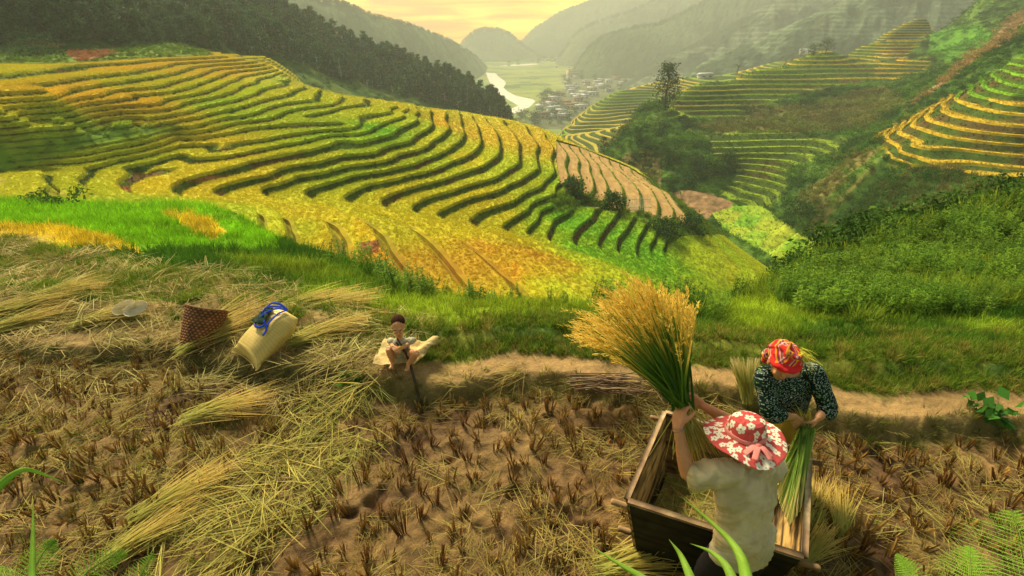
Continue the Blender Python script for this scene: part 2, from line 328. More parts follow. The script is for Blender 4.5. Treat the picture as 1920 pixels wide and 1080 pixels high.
# harvested brown strips on the tail of the spur
uc, vc, _ = proj(np.stack([xc, yc, zz.mean(1)], 1))
harv = inpoly(uc, vc, [(1043,262),(1042,300),(1050,345),(1090,385),(1140,395),(1200,398),(1260,418),(1330,440),(1330,400),(1270,368),(1180,312),(1090,275)])
straw = np.array([.36, .235, .085]) * (.65 + .7 * fbm(xc / .5, yc / 2.2, 2, 41))[:, None]
col = np.where((harv & onrice)[:, None], straw, col)
col = np.where((harv & ~onrice)[:, None], green * 1.5, col)
V3[..., 2] -= np.where((harv & onrice)[:, None], .42, 0)
redp = inpoly(uc, vc, [(674,455),(708,450),(712,472),(680,478)]) | inpoly(uc, vc, [(612,330),(560,330),(200,352),(250,366),(330,352),(360,330)]) & (fc > .85)
col = np.where((redp & ((fc > .85) | (vc > 400)))[:, None], np.array([.26, .11, .04]) * (.6 + .8 * n2[:, None]), col)
grass = np.stack([.07 + .07 * n1, .15 + .09 * n1, .012 + 0 * n1], 1) * (.6 + .8 * n2[:, None])
up = np.clip((ic - 13.5) / 1.5, 0, 1)[:, None]
col = col * mc[:, None] + grass * (1 - mc[:, None])
tail = (ic < -17.2) & (u0 > 1240) & (v0 > 440)
col = np.where(tail[:, None], colr * (.8 + .3 * n2)[:, None], col)
redbank = inpoly(uc, vc, [(118,98),(150,116),(172,112),(225,100),(205,96),(140,96)])
col = np.where(redbank[:, None], np.array([.34, .15, .06]), col)
MT = mat_basic("rice_terrace_cover", attr=True, nscale=.7, namp=.08, nscale2=5, bump=.5, bscale=3.5, dist=.12, rough=.9, spec=.1)
terr = mesh_np("terraced_ground", V3.reshape(-1, 3), np.arange(len(V3) * 3).reshape(-1, 3), MT, col)
tag(terr, kind='structure')
TERR = dict(P=V3, fc=fc, ic=ic, mc=mc, onrice=onrice, col=col, uc=uc, vc=vc, harv=harv, tail=tail)
print("terrace tris", len(V3))
# ================================================================ the land round it: one natural cover, several height fields
def land(name, P, ub, rb, n, cover, amp=(.6, 3.0), steps=(), mat=None, cull=None):
    """Height field in azimuth/ln distance.  steps: (polygon, riser height, base) regions that are terraced."""
    t0 = math.atan2(ray(ub[0], 300)[0], ray(ub[0], 300)[1]); t1 = math.atan2(ray(ub[1], 300)[0], ray(ub[1], 300)[1])
    TH, LR = np.meshgrid(np.linspace(t0, t1, n[0]), np.linspace(math.log(rb[0]), math.log(rb[1]), n[1]), indexing='ij')
    Z = P.idx(TH, LR); r = np.exp(LR); X = r * np.sin(TH); Y = r * np.cos(TH)
    U, V, D = proj(np.stack([X, Y, Z], -1))
    M = np.zeros(Z.shape); S = np.ones(Z.shape)
    for poly, st in steps:
        q = inpoly(U, V, poly); M[q] = 1; S[q] = st
    if len(steps):
        for _ in range(6):                                   # let the step height bleed past the mask so it stays constant inside
            S = np.where(M > 0, S, np.maximum.reduce([np.roll(S, 1, 0), np.roll(S, -1, 0), np.roll(S, 1, 1), np.roll(S, -1, 1)]))
        M = blur(M, 2)
    nat = amp[0] * (fbm(X / amp[1], Y / amp[1], 4, 51) - .5) * 2
    Z = Z + .25 * (fbm(X / 30, Y / 30, 3, 52) - .5) * np.maximum(S, 1)
    I = np.where(M > .01, Z / S, 0)
    tr = grid_tris(n[0], n[1]); base = np.stack([X.ravel(), Y.ravel(), 0 * X.ravel(), M.ravel(), Z.ravel(), nat.ravel(), S.ravel()], 1)
    if cull is not None: cc_ = base[tr].mean(1); tr = tr[~cull(cc_[:, 0], cc_[:, 1])]
    sv = base[:, 6][tr]; mm = base[:, 3][tr].max(1) > .02
    outs = []
    for st in sorted(set(float(x[1]) for x in steps)):
        m = mm & (np.abs(sv - st).max(1) < 1e-6)
        if m.any():
            q, b = clip_bands(base, base[:, 4] / st, tr[m], sorted(k + f for k in range(int(Z.min() / st) - 1, int(Z.max() / st) + 2) for f in (0, .05, .09, .46, .5)))
            outs.append((q, np.full(len(q), st)))
            mm = mm & ~m
    used = np.zeros(len(tr), bool)
    for st in sorted(set(float(x[1]) for x in steps)): used |= (base[:, 3][tr].max(1) > .02) & (np.abs(sv - st).max(1) < 1e-6)
    outs.append((base[tr[~used]], np.zeros((~used).sum())))
    Vs, Cs, info = [], [], []
    for q, st in outs:
        if not len(q): continue
        z = q[..., 4]; mv = q[..., 3]
        if st[0] > 0:
            i = z / st[0]; k = np.floor(i.mean(1) + 1e-9)[:, None]; fr = np.clip(i - k, 0, 1); fc = fr.mean(1)
            zt = st[0] * (k + np.interp(fr, [0, .5, 1], [0, 0, 1])) + .5 * np.interp(fr, [.05, .09, .46, .5], [0, 1, 1, 0])
            zz = (z + q[..., 5]) * (1 - mv) + zt * mv
        else:
            zz = z + q[..., 5]; fc = np.full(len(q), -1.); k = np.zeros((len(q), 1))
        v = np.stack([q[..., 0], q[..., 1], zz], -1); c3 = v.mean(1); u_, v_, d_ = proj(c3)
        Cs.append(cover(c3[:, 0], c3[:, 1], c3[:, 2], u_, v_, fc, mv.mean(1), k[:, 0])); Vs.append(v); info.append(np.c_[fc, mv.mean(1), u_, v_, d_])
    Vt = np.concatenate(Vs); C = np.concatenate(Cs)
    o = mesh_np(name, Vt.reshape(-1, 3), np.arange(len(Vt) * 3).reshape(-1, 3), mat, C); tag(o, kind='structure')
    print(name, len(Vt)); return dict(ob=o, P=Vt, col=C, info=np.concatenate(info))
LM = mat_basic("hillside_cover", attr=True, nscale=.6, namp=.3, nscale2=3.5, bump=.8, bscale=2, dist=.25, rough=.95, spec=.05)
DG = np.array([.030, .078, .012]); MG = np.array([.075, .15, .02]); DRY = np.array([.20, .15, .06]); BR = np.array([.24, .12, .045])
def lerp(a, b, t): return a + (b - a) * t[:, None]
# ---------------- right hand hillsides
def rows(L, z0, st): return [(u, v, CAMH + z0 + st * k) for k, l in enumerate(L) for u, v in l]
G3 = [[(1350,360),(1400,379)],[(1360,352),(1400,366),(1437,385)],[(1380,344),(1420,354),(1457,366)],[(1379,332),(1420,339),(1470,352)],[(1386,322),(1452,332)],[(1386,310),(1462,319)],[(1400,300),(1482,307)],[(1390,291),(1510,296)],[(1332,281),(1450,279),(1550,287)],[(1332,269),(1450,266),(1557,275)],[(1332,257),(1475,254),(1590,266)]]
RT = [[(1652,266),(1680,290),(1720,305),(1800,318),(1860,325),(1920,330),(2060,332)],[(1675,248),(1700,268),(1780,287),(1910,302),(2050,306)],[(1702,235),(1720,248),(1760,260),(1910,280),(2050,284)],[(1725,222),(1745,235),(1785,247),(1910,262),(2050,266)],[(1750,210),(1770,222),(1810,230),(1910,245),(2050,250)],
      [(1780,190),(1800,202),(1835,210),(1910,222),(2050,228)],[(1812,181),(1850,190),(1910,199),(2050,206)],[(1832,165),(1860,177),(1910,187),(2050,192)],[(1858,150),(1880,162),(1910,170),(2050,176)],[(1885,140),(1915,152),(2050,158)],[(1903,127),(1930,133),(2050,138)]]
uvz = rows(G3, -50, 1.3) + rows(RT, -26, 1.6) + [(u, v, z + CAMH) for u, v, z in [(1420,400,-50.5),(1350,400,-50.8),(1400,430,-51),(1450,460,-51.5),(1500,490,-52),(1545,470,-51.5),(1480,430,-51),(1350,430,-51.2),(1260,372,-49.5),(1300,388,-50.2),(1330,405,-50.6),(1420,490,-52),(1480,525,-52.5)]]
uvl = []
for v, lam, us in ((215,250,(1250,1320,1400)),(204,253,(1248,1330,1420)),(190,258,(1255,1350,1450)),(170,268,(1275,1400,1520)),(154,277,(1320,1450,1560,1680)),(135,295,(1400,1550,1680,1740)),(115,325,(1480,1600,1740)),(103,350,(1530,1660,1750)),(92,385,(1600,1690)),(70,425,(1665,1715)),(50,432,(1690,1745)),(20,440,(1745,1790)),(3,450,(1795,1840))):
    uvl += [(u, v, lam) for u in us]
uvl += [(1480,240,208),(1600,232,214),(1400,236,206),(1540,215,232),(1650,200,228),(1700,150,262),(1750,100,300),(1800,60,345),(1850,60,315),(1900,20,335),(1850,5,400),(2000,-60,380),(2100,-120,420),(1690,215,180),(1760,160,182),(1820,115,190),(1900,70,195),(2000,20,200),(2100,-30,205),(1640,255,160),
 (1600,290,150),(1560,310,150),(1500,380,136),(1530,340,146),(1650,350,105),(1600,430,95),(1500,430,116),(1540,450,104),(1750,350,90),(1700,330,100),(1750,420,64),(1850,380,62),(1920,345,72),(1850,345,80),(2050,360,60),(1480,510,100),(1600,500,62),(1750,470,42),(1900,420,38),(2050,390,36),(1450,560,80),
 (1150,262,212),(1190,222,232),(1225,195,243),(1140,292,190),(1200,300,180),(1260,250,208),(1300,230,222),(1330,300,178),(1250,345,165),(1290,365,160),(1330,372,158),(1200,340,172),(1160,310,180),(1360,240,215)]
pol = [(1105,185,-62),(1085,230,-80),(1110,270,-85),(1160,330,-80),(1230,350,-72),(1120,150,-52),(1200,140,-50),(1060,160,-65),(1350,430,-60),(1500,480,-50),(1600,560,-50),(1700,620,-35),(1800,640,-10),(2000,600,50),(2200,420,60),(2200,230,10),(2200,110,-12),(2200,60,-10),(1250,440,-70),(1350,470,-68),(1450,500,-62),(1550,560,-52),(1100,500,-95),(1300,600,-95),(1500,650,-85),(1650,640,-55),(1780,640,-25),(1900,640,10)]
P2 = Patch(uvz, uvl, pol, reg=2e-4)
g2 = [(1244,222),(1246,200),(1262,176),(1330,147),(1450,117),(1500,93),(1600,80),(1640,60),(1715,20),(1760,-5),(1815,-5),(1790,25),(1745,60),(1715,85),(1695,110),(1745,112),(1740,128),(1680,155),(1560,160),(1500,175),(1420,196),(1395,222)]
g3 = [(1332,250),(1475,247),(1592,262),(1585,275),(1560,292),(1520,302),(1485,315),(1470,330),(1478,352),(1462,372),(1440,390),(1400,385),(1345,362),(1380,345),(1384,300),(1332,288)]
rt = [(1645,252),(1700,225),(1745,200),(1775,180),(1805,170),(1830,155),(1860,140),(1885,125),(1905,110),(2200,110),(2200,345),(1920,336),(1800,325),(1720,312),(1675,295)]
plots = [(1335,398),(1372,385),(1425,386),(1450,400),(1480,425),(1500,440),(1540,455),(1600,465),(1560,520),(1500,520),(1445,478),(1400,455),(1350,425)]
plot_b = [(1252,362),(1290,356),(1330,362),(1375,380),(1372,388),(1335,400),(1326,416),(1300,400)]
def cover2(x, y, z, u, v, fc, m, k):
    a = fbm(x / 9, y / 9, 4, 61); b = fbm(x / 2.2, y / 2.2, 3, 62); c = fbm(x / 22, y / 22, 3, 63)
    col = lerp(DG * np.ones((len(x), 1)), MG * 1.2, sstep(.42, .6, a)); corn = sstep(.52, .62, c * .6 + b * .4) * ((u > 1300) & (v > 195) & (v < 255) | (u > 1500) & (v > 280) | (u < 1240))
    corn = np.maximum(corn, .7 * inpoly(u, v, [(1340,222),(1500,200),(1660,160),(1700,190),(1640,235),(1560,250),(1340,250)]))
    col = lerp(col, DRY * (.7 + .6 * b)[:, None], corn * .75)
    lush = inpoly(u, v, [(1745,60),(1840,45),(1865,70),(1850,105),(1760,115),(1740,95)]) | inpoly(u, v, [(1680,270),(1705,245),(1790,268),(1860,300),(1800,305),(1730,300)]) & (fc > .5)
    col = np.where(lush[:, None], np.array([.09, .24, .02]) * (.6 + .8 * b)[:, None], col)
    slide = inpoly(u, v, [(1925,15),(1890,40),(1855,80),(1800,125),(1740,170),(1690,210),(1700,205),(1790,145),(1870,90),(1925,60)])
    col = np.where(slide[:, None], np.array([.28, .17, .08]) * (.6 + .8 * b)[:, None], col)
    rice = (fc > .05) & (fc < .5)
    g = np.array([.20, .29, .025]); yl = np.array([.50, .36, .03]); gr = np.array([.17, .36, .02])
    rc = np.where((u > 1640)[:, None], np.where(((v < 185) & (u > 1790))[:, None], gr, yl), lerp(np.ones((len(x), 1)) * g, np.array([.36, .33, .035]), sstep(.45, .55, _h(k.astype(int) * 5, k.astype(int) * 0, 3)) * (v < 200)))
    rc = rc * (.8 + .4 * b)[:, None]
    wl = lerp(np.array([.05, .09, .014]) * np.ones((len(x), 1)), np.array([.085, .06, .02]), sstep(.5, .65, c)) * (.6 + .8 * b)[:, None]
    tc_ = np.where(rice[:, None], rc, np.where((fc <= .05)[:, None], np.array([.12, .17, .025]), wl))
    col = np.where((fc >= 0)[:, None], lerp(col, tc_, np.clip(m * 1.5, 0, 1)), col)
    pl = inpoly(u, v, plots); pn = _h(np.floor((u * .8 + v * .7) / 34).astype(int), np.floor((v * 1.1 - u * .25) / 30).astype(int), 8)
    edge = fbm(x / 1.3, y / 1.3, 2, 66)
    pc = lerp(np.array([.20, .40, .03]) * np.ones((len(x), 1)), np.array([.36, .42, .04]), pn) * (.8 + .4 * b)[:, None]
    col = np.where(pl[:, None], pc, col)
    col = np.where(inpoly(u, v, plot_b)[:, None], np.array([.30, .19, .09]) * (.7 + .6 * edge)[:, None], col)
    return col
L2 = land("right_hillside", P2, (1070, 2240), (36, 640), (420, 440), cover2, (.7, 3.4), [(g2, 2.0), (g3, 1.3), (rt, 1.6)], mat=LM)
# ---------------- the spur of small terraces across the valley
uvl = [(1032,262,385),(1045,258,388),(1060,240,400),(1090,215,425),(1125,190,450),(1160,170,470),(1215,157,492),(1120,240,398),(1180,235,402),(1100,255,385),(1180,200,440),(1225,180,460),(1230,215,430),(1160,215,425),
 (1100,275,325),(1140,265,325),(1170,235,345),(1130,285,300),(1200,230,345),(1180,260,310),(1060,268,350),(1280,155,455),(1330,143,470),(1400,131,500),(1450,122,520),(1300,165,430),(1400,150,450)]
pol = [(1000,420,-108),(990,350,-100),(1040,520,-105),(1100,620,-105),(1200,700,-100),(1320,680,-80),(1500,700,-60),(1050,300,-75),(1000,300,-85),(1100,260,-72),(1250,280,-60),(1350,330,-55),(1500,380,-50)]
P4 = Patch((), uvl, pol, reg=2e-4)
g4 = [(1032,268),(1034,250),(1060,232),(1090,206),(1125,182),(1160,163),(1222,150),(1300,146),(1330,138),(1460,116),(1460,135),(1330,158),(1235,168),(1240,185),(1200,215),(1170,250),(1130,290),(1090,275)]
def cover4(x, y, z, u, v, fc, m, k):
    b = fbm(x / 5, y / 5, 3, 72); c = fbm(x / 25, y / 25, 3, 73)
    col = lerp(DG * 1.4 * np.ones((len(x), 1)), DRY * .8, sstep(.45, .6, c) * .6) * (.6 + .8 * b)[:, None]
    rc = lerp(np.array([.17, .27, .03]) * np.ones((len(x), 1)), np.array([.42, .34, .05]), sstep(.4, .6, _h(np.floor(k / 2).astype(int), k.astype(int) * 0, 3)))
    rc = np.where(((v > 222) & (u > 1085))[:, None], np.array([.42, .36, .05]), rc)
    rice = (fc > .05) & (fc < .5); tc_ = np.where(rice[:, None], rc, np.array([.06, .09, .02]) * (.6 + .8 * b)[:, None])
    return np.where((fc >= 0)[:, None], lerp(col, tc_, np.clip(m * 1.5, 0, 1)), col)
L4 = land("far_terraced_spur", P4, (985, 1560), (270, 720), (260, 300), cover4, (1.2, 9), [(g4, 1.7)], mat=LM)
# ---------------- the wooded slope on the left
uvl = [(-300,85,110),(-300,0,125),(-300,-120,150),(0,118,104),(0,60,125),(0,0,140),(0,-80,185),(200,108,128),(200,60,160),(200,0,195),(200,-60,240),(330,95,165),(400,60,205),(400,0,250),(400,-40,290),(560,118,235),(560,60,285),(560,45,310),
 (640,155,255),(650,110,305),(650,88,330),(700,178,262),(740,150,310),(750,128,345),(800,196,290),(850,176,365),(860,210,300),(920,232,318),(920,218,380),(965,247,330),(985,256,340),(500,128,205),(440,110,180)]
pol = [(0,70,-24),(-300,60,-24),(0,95,-13),(200,100,-15),(200,130,-9),(0,300,60),(200,400,60),(400,430,40),(560,420,-10),(650,450,-50),(750,470,-85),(850,480,-105),(950,460,-112),(1020,400,-112),(900,230,-62),(1000,260,-80),(800,200,-45),(700,180,-32),(600,170,-22),(500,140,-14),(1060,340,-112)]
P5 = Patch((), uvl, pol, reg=3e-4)
def cover5(x, y, z, u, v, fc, m, k):
    a = fbm(x / 12, y / 12, 4, 81); b = fbm(x / 3, y / 3, 3, 82)
    col = lerp(DG * np.ones((len(x), 1)), np.array([.10, .15, .03]), sstep(.40, .62, a)) * (.6 + .8 * b)[:, None]
    red = inpoly(u, v, [(118,98),(150,118),(172,114),(235,98),(205,94),(140,94)]) | (inpoly(u, v, [(0,60),(60,70),(210,95),(180,92),(60,85),(0,80)]) & (a > .5))
    return np.where(red[:, None], np.array([.34, .15, .06]) * (.7 + .6 * b)[:, None], col)
L5 = land("wooded_slope", P5, (-420, 1080), (50, 500), (330, 260), cover5, (1.0, 6), mat=LM)
# ---------------- valley floor with the river
VZ = CAMH - 120.0
def sheet(name, x0, x1, y0, y1, n, zf, cf, mat):
    X, Y = np.meshgrid(np.linspace(x0, x1, n[0]), np.linspace(y0, y1, n[1]), indexing='ij'); V = np.stack([X, Y, zf(X, Y)], -1).reshape(-1, 3)
    T = grid_tris(*n)[:, ::-1]; c = V[T].mean(1); o = mesh_np(name, V, T, mat, cf(c[:, 0], c[:, 1])); tag(o, kind='structure'); return o
def vcol(x, y):
    a = fbm(x / 60, y / 60, 3, 91); cell = _h(np.floor((x + .3 * y) / 70).astype(int), np.floor((y - .2 * x) / 38).astype(int), 92)
    c = lerp(np.array([.15, .24, .05]) * np.ones((len(x), 1)), np.array([.30, .33, .10]), cell); c = lerp(c, np.array([.10, .15, .05]), sstep(.5, .65, a))
    u, v, _ = proj(np.stack([x, y, np.full(len(x), VZ)], 1)); town = inpoly(u, v, [(1000,240),(1010,190),(1060,165),(1050,140),(1170,125),(1260,150),(1230,260)])
    return np.where(town[:, None], np.array([.12, .14, .07]) * (.6 + .8 * fbm(x / 15, y / 15, 2, 95))[:, None], c)
VM = mat_basic("valley_cover", attr=True, nscale=.05, namp=.2, nscale2=.4, rough=.95, spec=.05)
sheet("valley_floor", -1500, 2600, 150, 2850, (260, 260), lambda x, y: VZ + 0 * x, vcol, VM)
def flat_poly(name, uv, z, mat, thick=.6):
    P = [Wz(u, v, z) for u, v in uv]; bm = bmesh.new(); f = bm.faces.new([bm.verts.new(p) for p in P]); f.normal_update()
    if f.normal.z < 0: f.normal_flip()
    bmesh.ops.triangulate(bm, faces=[f]); me = bpy.data.meshes.new(name); bm.to_mesh(me); bm.free(); me.materials.append(mat)
    o = bpy.data.objects.new(name, me); sc.collection.objects.link(o); tag(o, kind='structure'); return o
river = [(911,136),(914,145),(919,156),(926,166),(936,176),(950,185),(963,193),(972,198),(960,203),(944,208),(932,213),(948,216),(975,210),(994,200),(1004,190),(999,186),(984,183),(966,179),(951,171),(944,164),(949,156),(944,150),(935,144),(929,137)]
WM = mat_basic("river_water", rgb=(.66, .66, .58), rough=.3, spec=.6, nscale=.10, namp=.4, bump=.4, bscale=.12, dist=1)
flat_poly("river", river, VZ + .4, WM)
flat_poly("river", [(935,124),(960,121),(1005,119),(1010,121),(965,124)], VZ + .4, WM)
sandm = mat_basic("sand_bank", rgb=(.38, .36, .22), nscale=.1, namp=.3)
flat_poly("sandbank", [(925,176),(935,186),(950,196),(958,200),(940,204),(918,206),(915,190)], VZ + .2, mat_basic("bank_field", rgb=(.26, .32, .08), nscale=.05, namp=.3))
# ---------------- hills and mountains beyond, each its own ridge
def ridge(name, prof, lam, wid=(.35, .3), n=(170, 60), col=(.065, .085, .05), rough=8.0, treeline=0, base=None, terr=0, farp=False, seed=1, hump=1.6):
    us = [p[0] for p in prof]; du = 1
    U = np.linspace(us[0], us[-1], n[0]); Vp = np.interp(U, us, [p[1] for p in prof]); d = ray(U, Vp)
    if len(prof[0]) > 2: lam = np.interp(U, us, [p[2] for p in prof])
    zc = d[:, 2] * lam + CAMH; rc = np.hypot(d[:, 0], d[:, 1]) * lam; th = np.arctan2(d[:, 0], d[:, 1]); bz = VZ - 12 if base is None else base
    s = np.linspace(-1.05, 1.05, n[1]); w = np.where(s < 0, wid[0], wid[1]); r = rc[:, None] * np.exp(s * w)[None]
    prf = np.clip(1 - np.abs(s) ** hump, -.06, 1); z = bz + (zc[:, None] - bz) * prf[None]
    X = r * np.sin(th)[:, None]; Y = r * np.cos(th)[:, None]
    k = float(np.mean(lam)) / 60; env = np.clip(1 - np.abs(s) ** 2, 0, 1)[None]
    z = z + (fbm(X / (k * 5), Y / (k * 5), 4, seed) - .5) * (zc[:, None] - bz) * .28 * env * (np.abs(s)[None] * 2 + .1) + (fbm(X / rough, Y / rough, 2, seed + 5) - .5) * treeline * env
    # gullies down the face
    z = z - np.abs(fbm(th[:, None] * 40 + s[None] * 1.2, s[None] * .8 + 3, 3, seed + 9) - .5) * (zc[:, None] - bz) * .22 * env * np.abs(s)[None] * 2
    V = np.stack([X, Y, z], -1).reshape(-1, 3); T = grid_tris(*n)[:, ::-1]; c = V[T].mean(1)
    a = fbm(c[:, 0] / (k * 3), c[:, 1] / (k * 3), 4, seed + 20); cc = lerp(np.array(col) * np.ones((len(c), 1)), np.array(col) * 1.55 + np.array([.01, .008, .004]), sstep(.4, .62, a))
    if terr: q = (c[:, 2] / terr + .6 * fbm(c[:, 0] / 90, c[:, 1] / 90, 2, 3)) % 1; cc = np.where((q < .35)[:, None] & (a > .50)[:, None], cc * 1.25 + np.array([.03, .03, .01]), cc)
    o = mesh_np(name, V, T, LM2, cc); tag(o, kind='structure'); return (th, rc, zc)
LM2 = mat_basic("mountain_cover", attr=True, nscale=.04, namp=.35, nscale2=.15, bump=.7, bscale=.08, dist=6, rough=1, spec=0)
RDG = {}
RDG[1] = ridge("mountain", [(380,-80,800),(480,-40,820),(560,-8,850),(640,6,900),(700,32,1000),(760,46,1100),(820,66,1250),(870,92,1450),(895,108,1600),(912,128,1750),(925,138,1800)], 950, (.2, .3), treeline=14, col=(.05, .08, .03), seed=11, n=(300, 80))
RDG[2] = ridge("hill", [(838,118),(858,94),(872,76),(890,62),(908,57),(935,58),(955,66),(972,82),(988,92),(1004,104),(1022,112)], 2300, (.12, .12), treeline=20, seed=12, n=(160, 50))
ridge("mountain", [(660,60),(700,44),(745,40),(800,56),(822,66),(845,72),(870,90),(900,112)], 2650, (.12, .1), seed=13)
ridge("mountain", [(930,112),(965,88),(1000,54),(1050,22),(1100,2),(1150,-20),(1300,-80)], 2700, (.18, .1), treeline=20, seed=14)
RDG[5] = ridge("mountain", [(1035,122),(1045,112),(1062,92),(1072,74),(1095,54),(1140,36),(1190,22),(1230,2),(1300,-30),(1340,-50),(1500,-110)], 2150, (.2, .2), treeline=24, seed=15, n=(220, 60))
RDG[6] = ridge("mountain", [(1072,140),(1080,128),(1090,108),(1105,90),(1130,72),(1165,60),(1200,52),(1235,48),(1290,22),(1340,-6),(1420,-50),(1600,-120)], 1600, (.2, .25), treeline=20, col=(.045, .07, .03), seed=16, n=(260, 70))
ridge("mountain", [(1150,178),(1175,160),(1200,138),(1240,112),(1290,88),(1340,62),(1390,34),(1440,6),(1500,-25),(1620,-80)], 1100, (.25, .3), treeline=6, col=(.06, .08, .055), terr=9, seed=17, n=(300, 200))
ridge("mountain", [(1190,225),(1230,180),(1270,146),(1330,112),(1400,84),(1470,52),(1540,22),(1600,-5),(1700,-45),(1850,-110),(2100,-200)], 780, (.25, .3), treeline=5, col=(.06, .088, .055), terr=6, seed=18, n=(340, 260))
# ================================================================ the grassy bank between field and drop, the steep right bank
uvl = [(-500,600,6.5),(0,560,6.7),(300,600,6.0),(600,620,5.7),(900,640,5.4),(1200,650,5.3),(1500,650,5.3),(1920,660,5.2),(2300,660,5.2),
 (-500,470,10),(0,450,9.2),(200,465,8.6),(400,500,7.7),(600,540,7.1),(800,590,6.2),(1000,600,6.0),(1200,605,6.0),(1400,610,6.1),(1600,600,6.4),(1900,600,6.4),
 (0,410,13),(200,420,13),(400,440,12),(500,480,10.5),(600,505,9.6),(680,530,8.6),(780,565,7.2),(1000,585,6.5),(1250,588,6.6),(1400,578,7.4),
 (-400,395,17),(-400,405,13),(0,390,18.5),(0,398,16),(100,391,19.5),(100,400,16),(200,397,21),(200,405,18),(200,412,15.5),(300,400,20),(300,410,17),(300,425,14.5),(400,408,18.5),(400,420,15.5),
 (-400,385,20),(0,383,21.5),(100,385,22.5),(200,389,24),(330,392,23),(410,400,21),(470,420,17.5),(520,455,14.5),(600,482,11.8),(700,512,9.8),(800,557,7.8),(900,574,7.2),(1050,584,6.9),(1250,584,7.0),(1370,572,8.2),
 (1480,526,13),(1550,490,16),(1600,468,18),(1680,440,21),(1750,420,23),(1830,396,26),(1920,372,29),(2050,335,33),(2250,290,38),
 (1450,565,9),(1550,560,9),(1650,570,8),(1800,570,7.6),(1950,570,7.5),(1550,520,12.5),(1650,500,13.5),(1750,480,14),(1850,460,15),(1920,440,16.5),(2100,400,20),(2300,400,20),(1700,540,9.5),(1900,520,10)]
pol = []
for u, v, lam in [(-400,385,20),(0,383,21.5),(100,385,22.5),(200,389,24),(330,392,23),(410,400,21),(470,420,17.5),(520,455,14.5),(600,482,11.8),(700,512,9.8),(800,557,7.8),(900,574,7.2),(1050,584,6.9),(1250,584,7.0),(1370,572,8.2),(1480,526,13),(1600,468,18),(1750,420,23),(1920,372,29),(2250,290,38)]:
    d = ray(u, v) * lam; r = math.hypot(d[0], d[1])
    for q, s_ in ((1.12, .62), (1.4, .78), (1.9, .85)): pol.append((math.atan2(d[0], d[1]), math.log(r * q), d[2] + CAMH - (q - 1) * r * s_))
P3 = Patch((), uvl, (), reg=2e-4)
pol += [(math.atan2(ray(u, 640)[0], ray(u, 640)[1]), math.log(r), .1 - (5.3 - r) * .8) for u in range(-500, 2400, 300) for r in (3.6, 4.3)]
Z = [float(v) for v in [(ray(a, b) * c)[2] + CAMH for a, b, c in uvl]] + [p[2] for p in pol]
P3.X = np.r_[P3.X, np.array([p[:2] for p in pol])]; P3.w = tps_fit(P3.X, np.array(Z), 2e-4)
def cover3(x, y, z, u, v, fc, m, k):
    a = fbm(x / 2.0, y / 2.0, 4, 101); b = fbm(x / .5, y / .5, 3, 102)
    col = lerp(np.array([.045, .12, .012]) * np.ones((len(x), 1)), np.array([.22, .31, .025]), sstep(.38, .62, a)) * (.6 + .8 * b)[:, None]
    r = np.hypot(x, y)
    gold = inpoly(u, v, [(310,405),(360,400),(430,435),(400,450),(350,432)]) | inpoly(u, v, [(-100,430),(100,425),(200,440),(270,475),(150,465),(-100,455)])
    lush = (u < 520) & (v < 470)
    col = np.where(lush[:, None], np.array([.16, .36, .012]) * (.7 + .6 * b)[:, None], col)
    col = np.where(gold[:, None], np.array([.50, .40, .03]) * (.7 + .6 * b)[:, None], col)
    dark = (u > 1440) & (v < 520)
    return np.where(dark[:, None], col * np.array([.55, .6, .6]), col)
def yb(x): return 3.72 - .12 * x + .10 * np.sin(x * 1.3) + .07 * np.sin(x * 3.1 + 1) + .05 * sstep(-2, -6, x)
def dend(x): return np.interp(x, [-14, -9, -6, -4, -2.5, -1, 1, 4, 9], [2.9, 2.6, 2.2, 1.75, 1.35, 1.12, 1.1, 1.45, 1.7])
GM = mat_basic("bank_cover", attr=True, nscale=3, namp=.3, nscale2=14, bump=.8, bscale=9, dist=.06, rough=.95, spec=.05)
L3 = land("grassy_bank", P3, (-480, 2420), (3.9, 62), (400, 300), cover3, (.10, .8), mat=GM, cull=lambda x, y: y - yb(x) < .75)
# ================================================================ the harvested paddy, its bund and the ledge
def ground(x, y):
    x = np.asarray(x, float); y = np.asarray(y, float); d = y - yb(x)
    mud = .13 * (fbm(x / .26, y / .26, 3, 111) - .5) + .045 * (fbm(x / .075, y / .075, 2, 119) - .5) + .10 * (fbm(x / .9, y / .9, 2, 112) - .5) - .05 * sstep(.62, .75, fbm(x / .17 + 5, y / .2, 2, 113))
    rise = sstep(-.06, .12, d + .10 * (fbm(x / .2, y / .2, 2, 120) - .5)) * (.17 + .05 * (fbm(x / .6, y / .6, 2, 114) - .5))
    grassy = .10 * sstep(.55, .8, d) + .045 * (fbm(x / 1.5 + 3, d / .45, 3, 118) - .5) * sstep(.5, .9, d) - .10 * sstep(.0, .12, d - 1.0 - .12 * np.sin(x * 1.7))
    h = mud * (1 - .65 * sstep(-.05, .1, d)) + rise + grassy
    e = d - dend(x)
    return h - np.where(e > 0, e * .75 + .4 * sstep(0, .4, e), 0)
gx = np.arange(-13.5, 9.6, .022); gy = np.concatenate([np.arange(-.6, 1.2, .05), np.arange(1.2, 5.2, .0155), np.arange(5.2, 10.5, .035)])
X, Y = np.meshgrid(gx, gy, indexing='ij'); keep_w = 1.45
Zg = ground(X, Y); Vg = np.stack([X, Y, Zg], -1).reshape(-1, 3); Tg = grid_tris(len(gx), len(gy))[:, ::-1]
c = Vg[Tg].mean(1); inn = (np.abs(c[:, 0]) < c[:, 1] * 1.45 + 2.0) & (c[:, 1] - yb(c[:, 0]) < dend(c[:, 0]) + 1.0); Tg = Tg[inn]; c = c[inn]
used = np.unique(Tg); mp_ = np.full(len(Vg), -1); mp_[used] = np.arange(len(used)); Vg = Vg[used]; Tg = mp_[Tg]
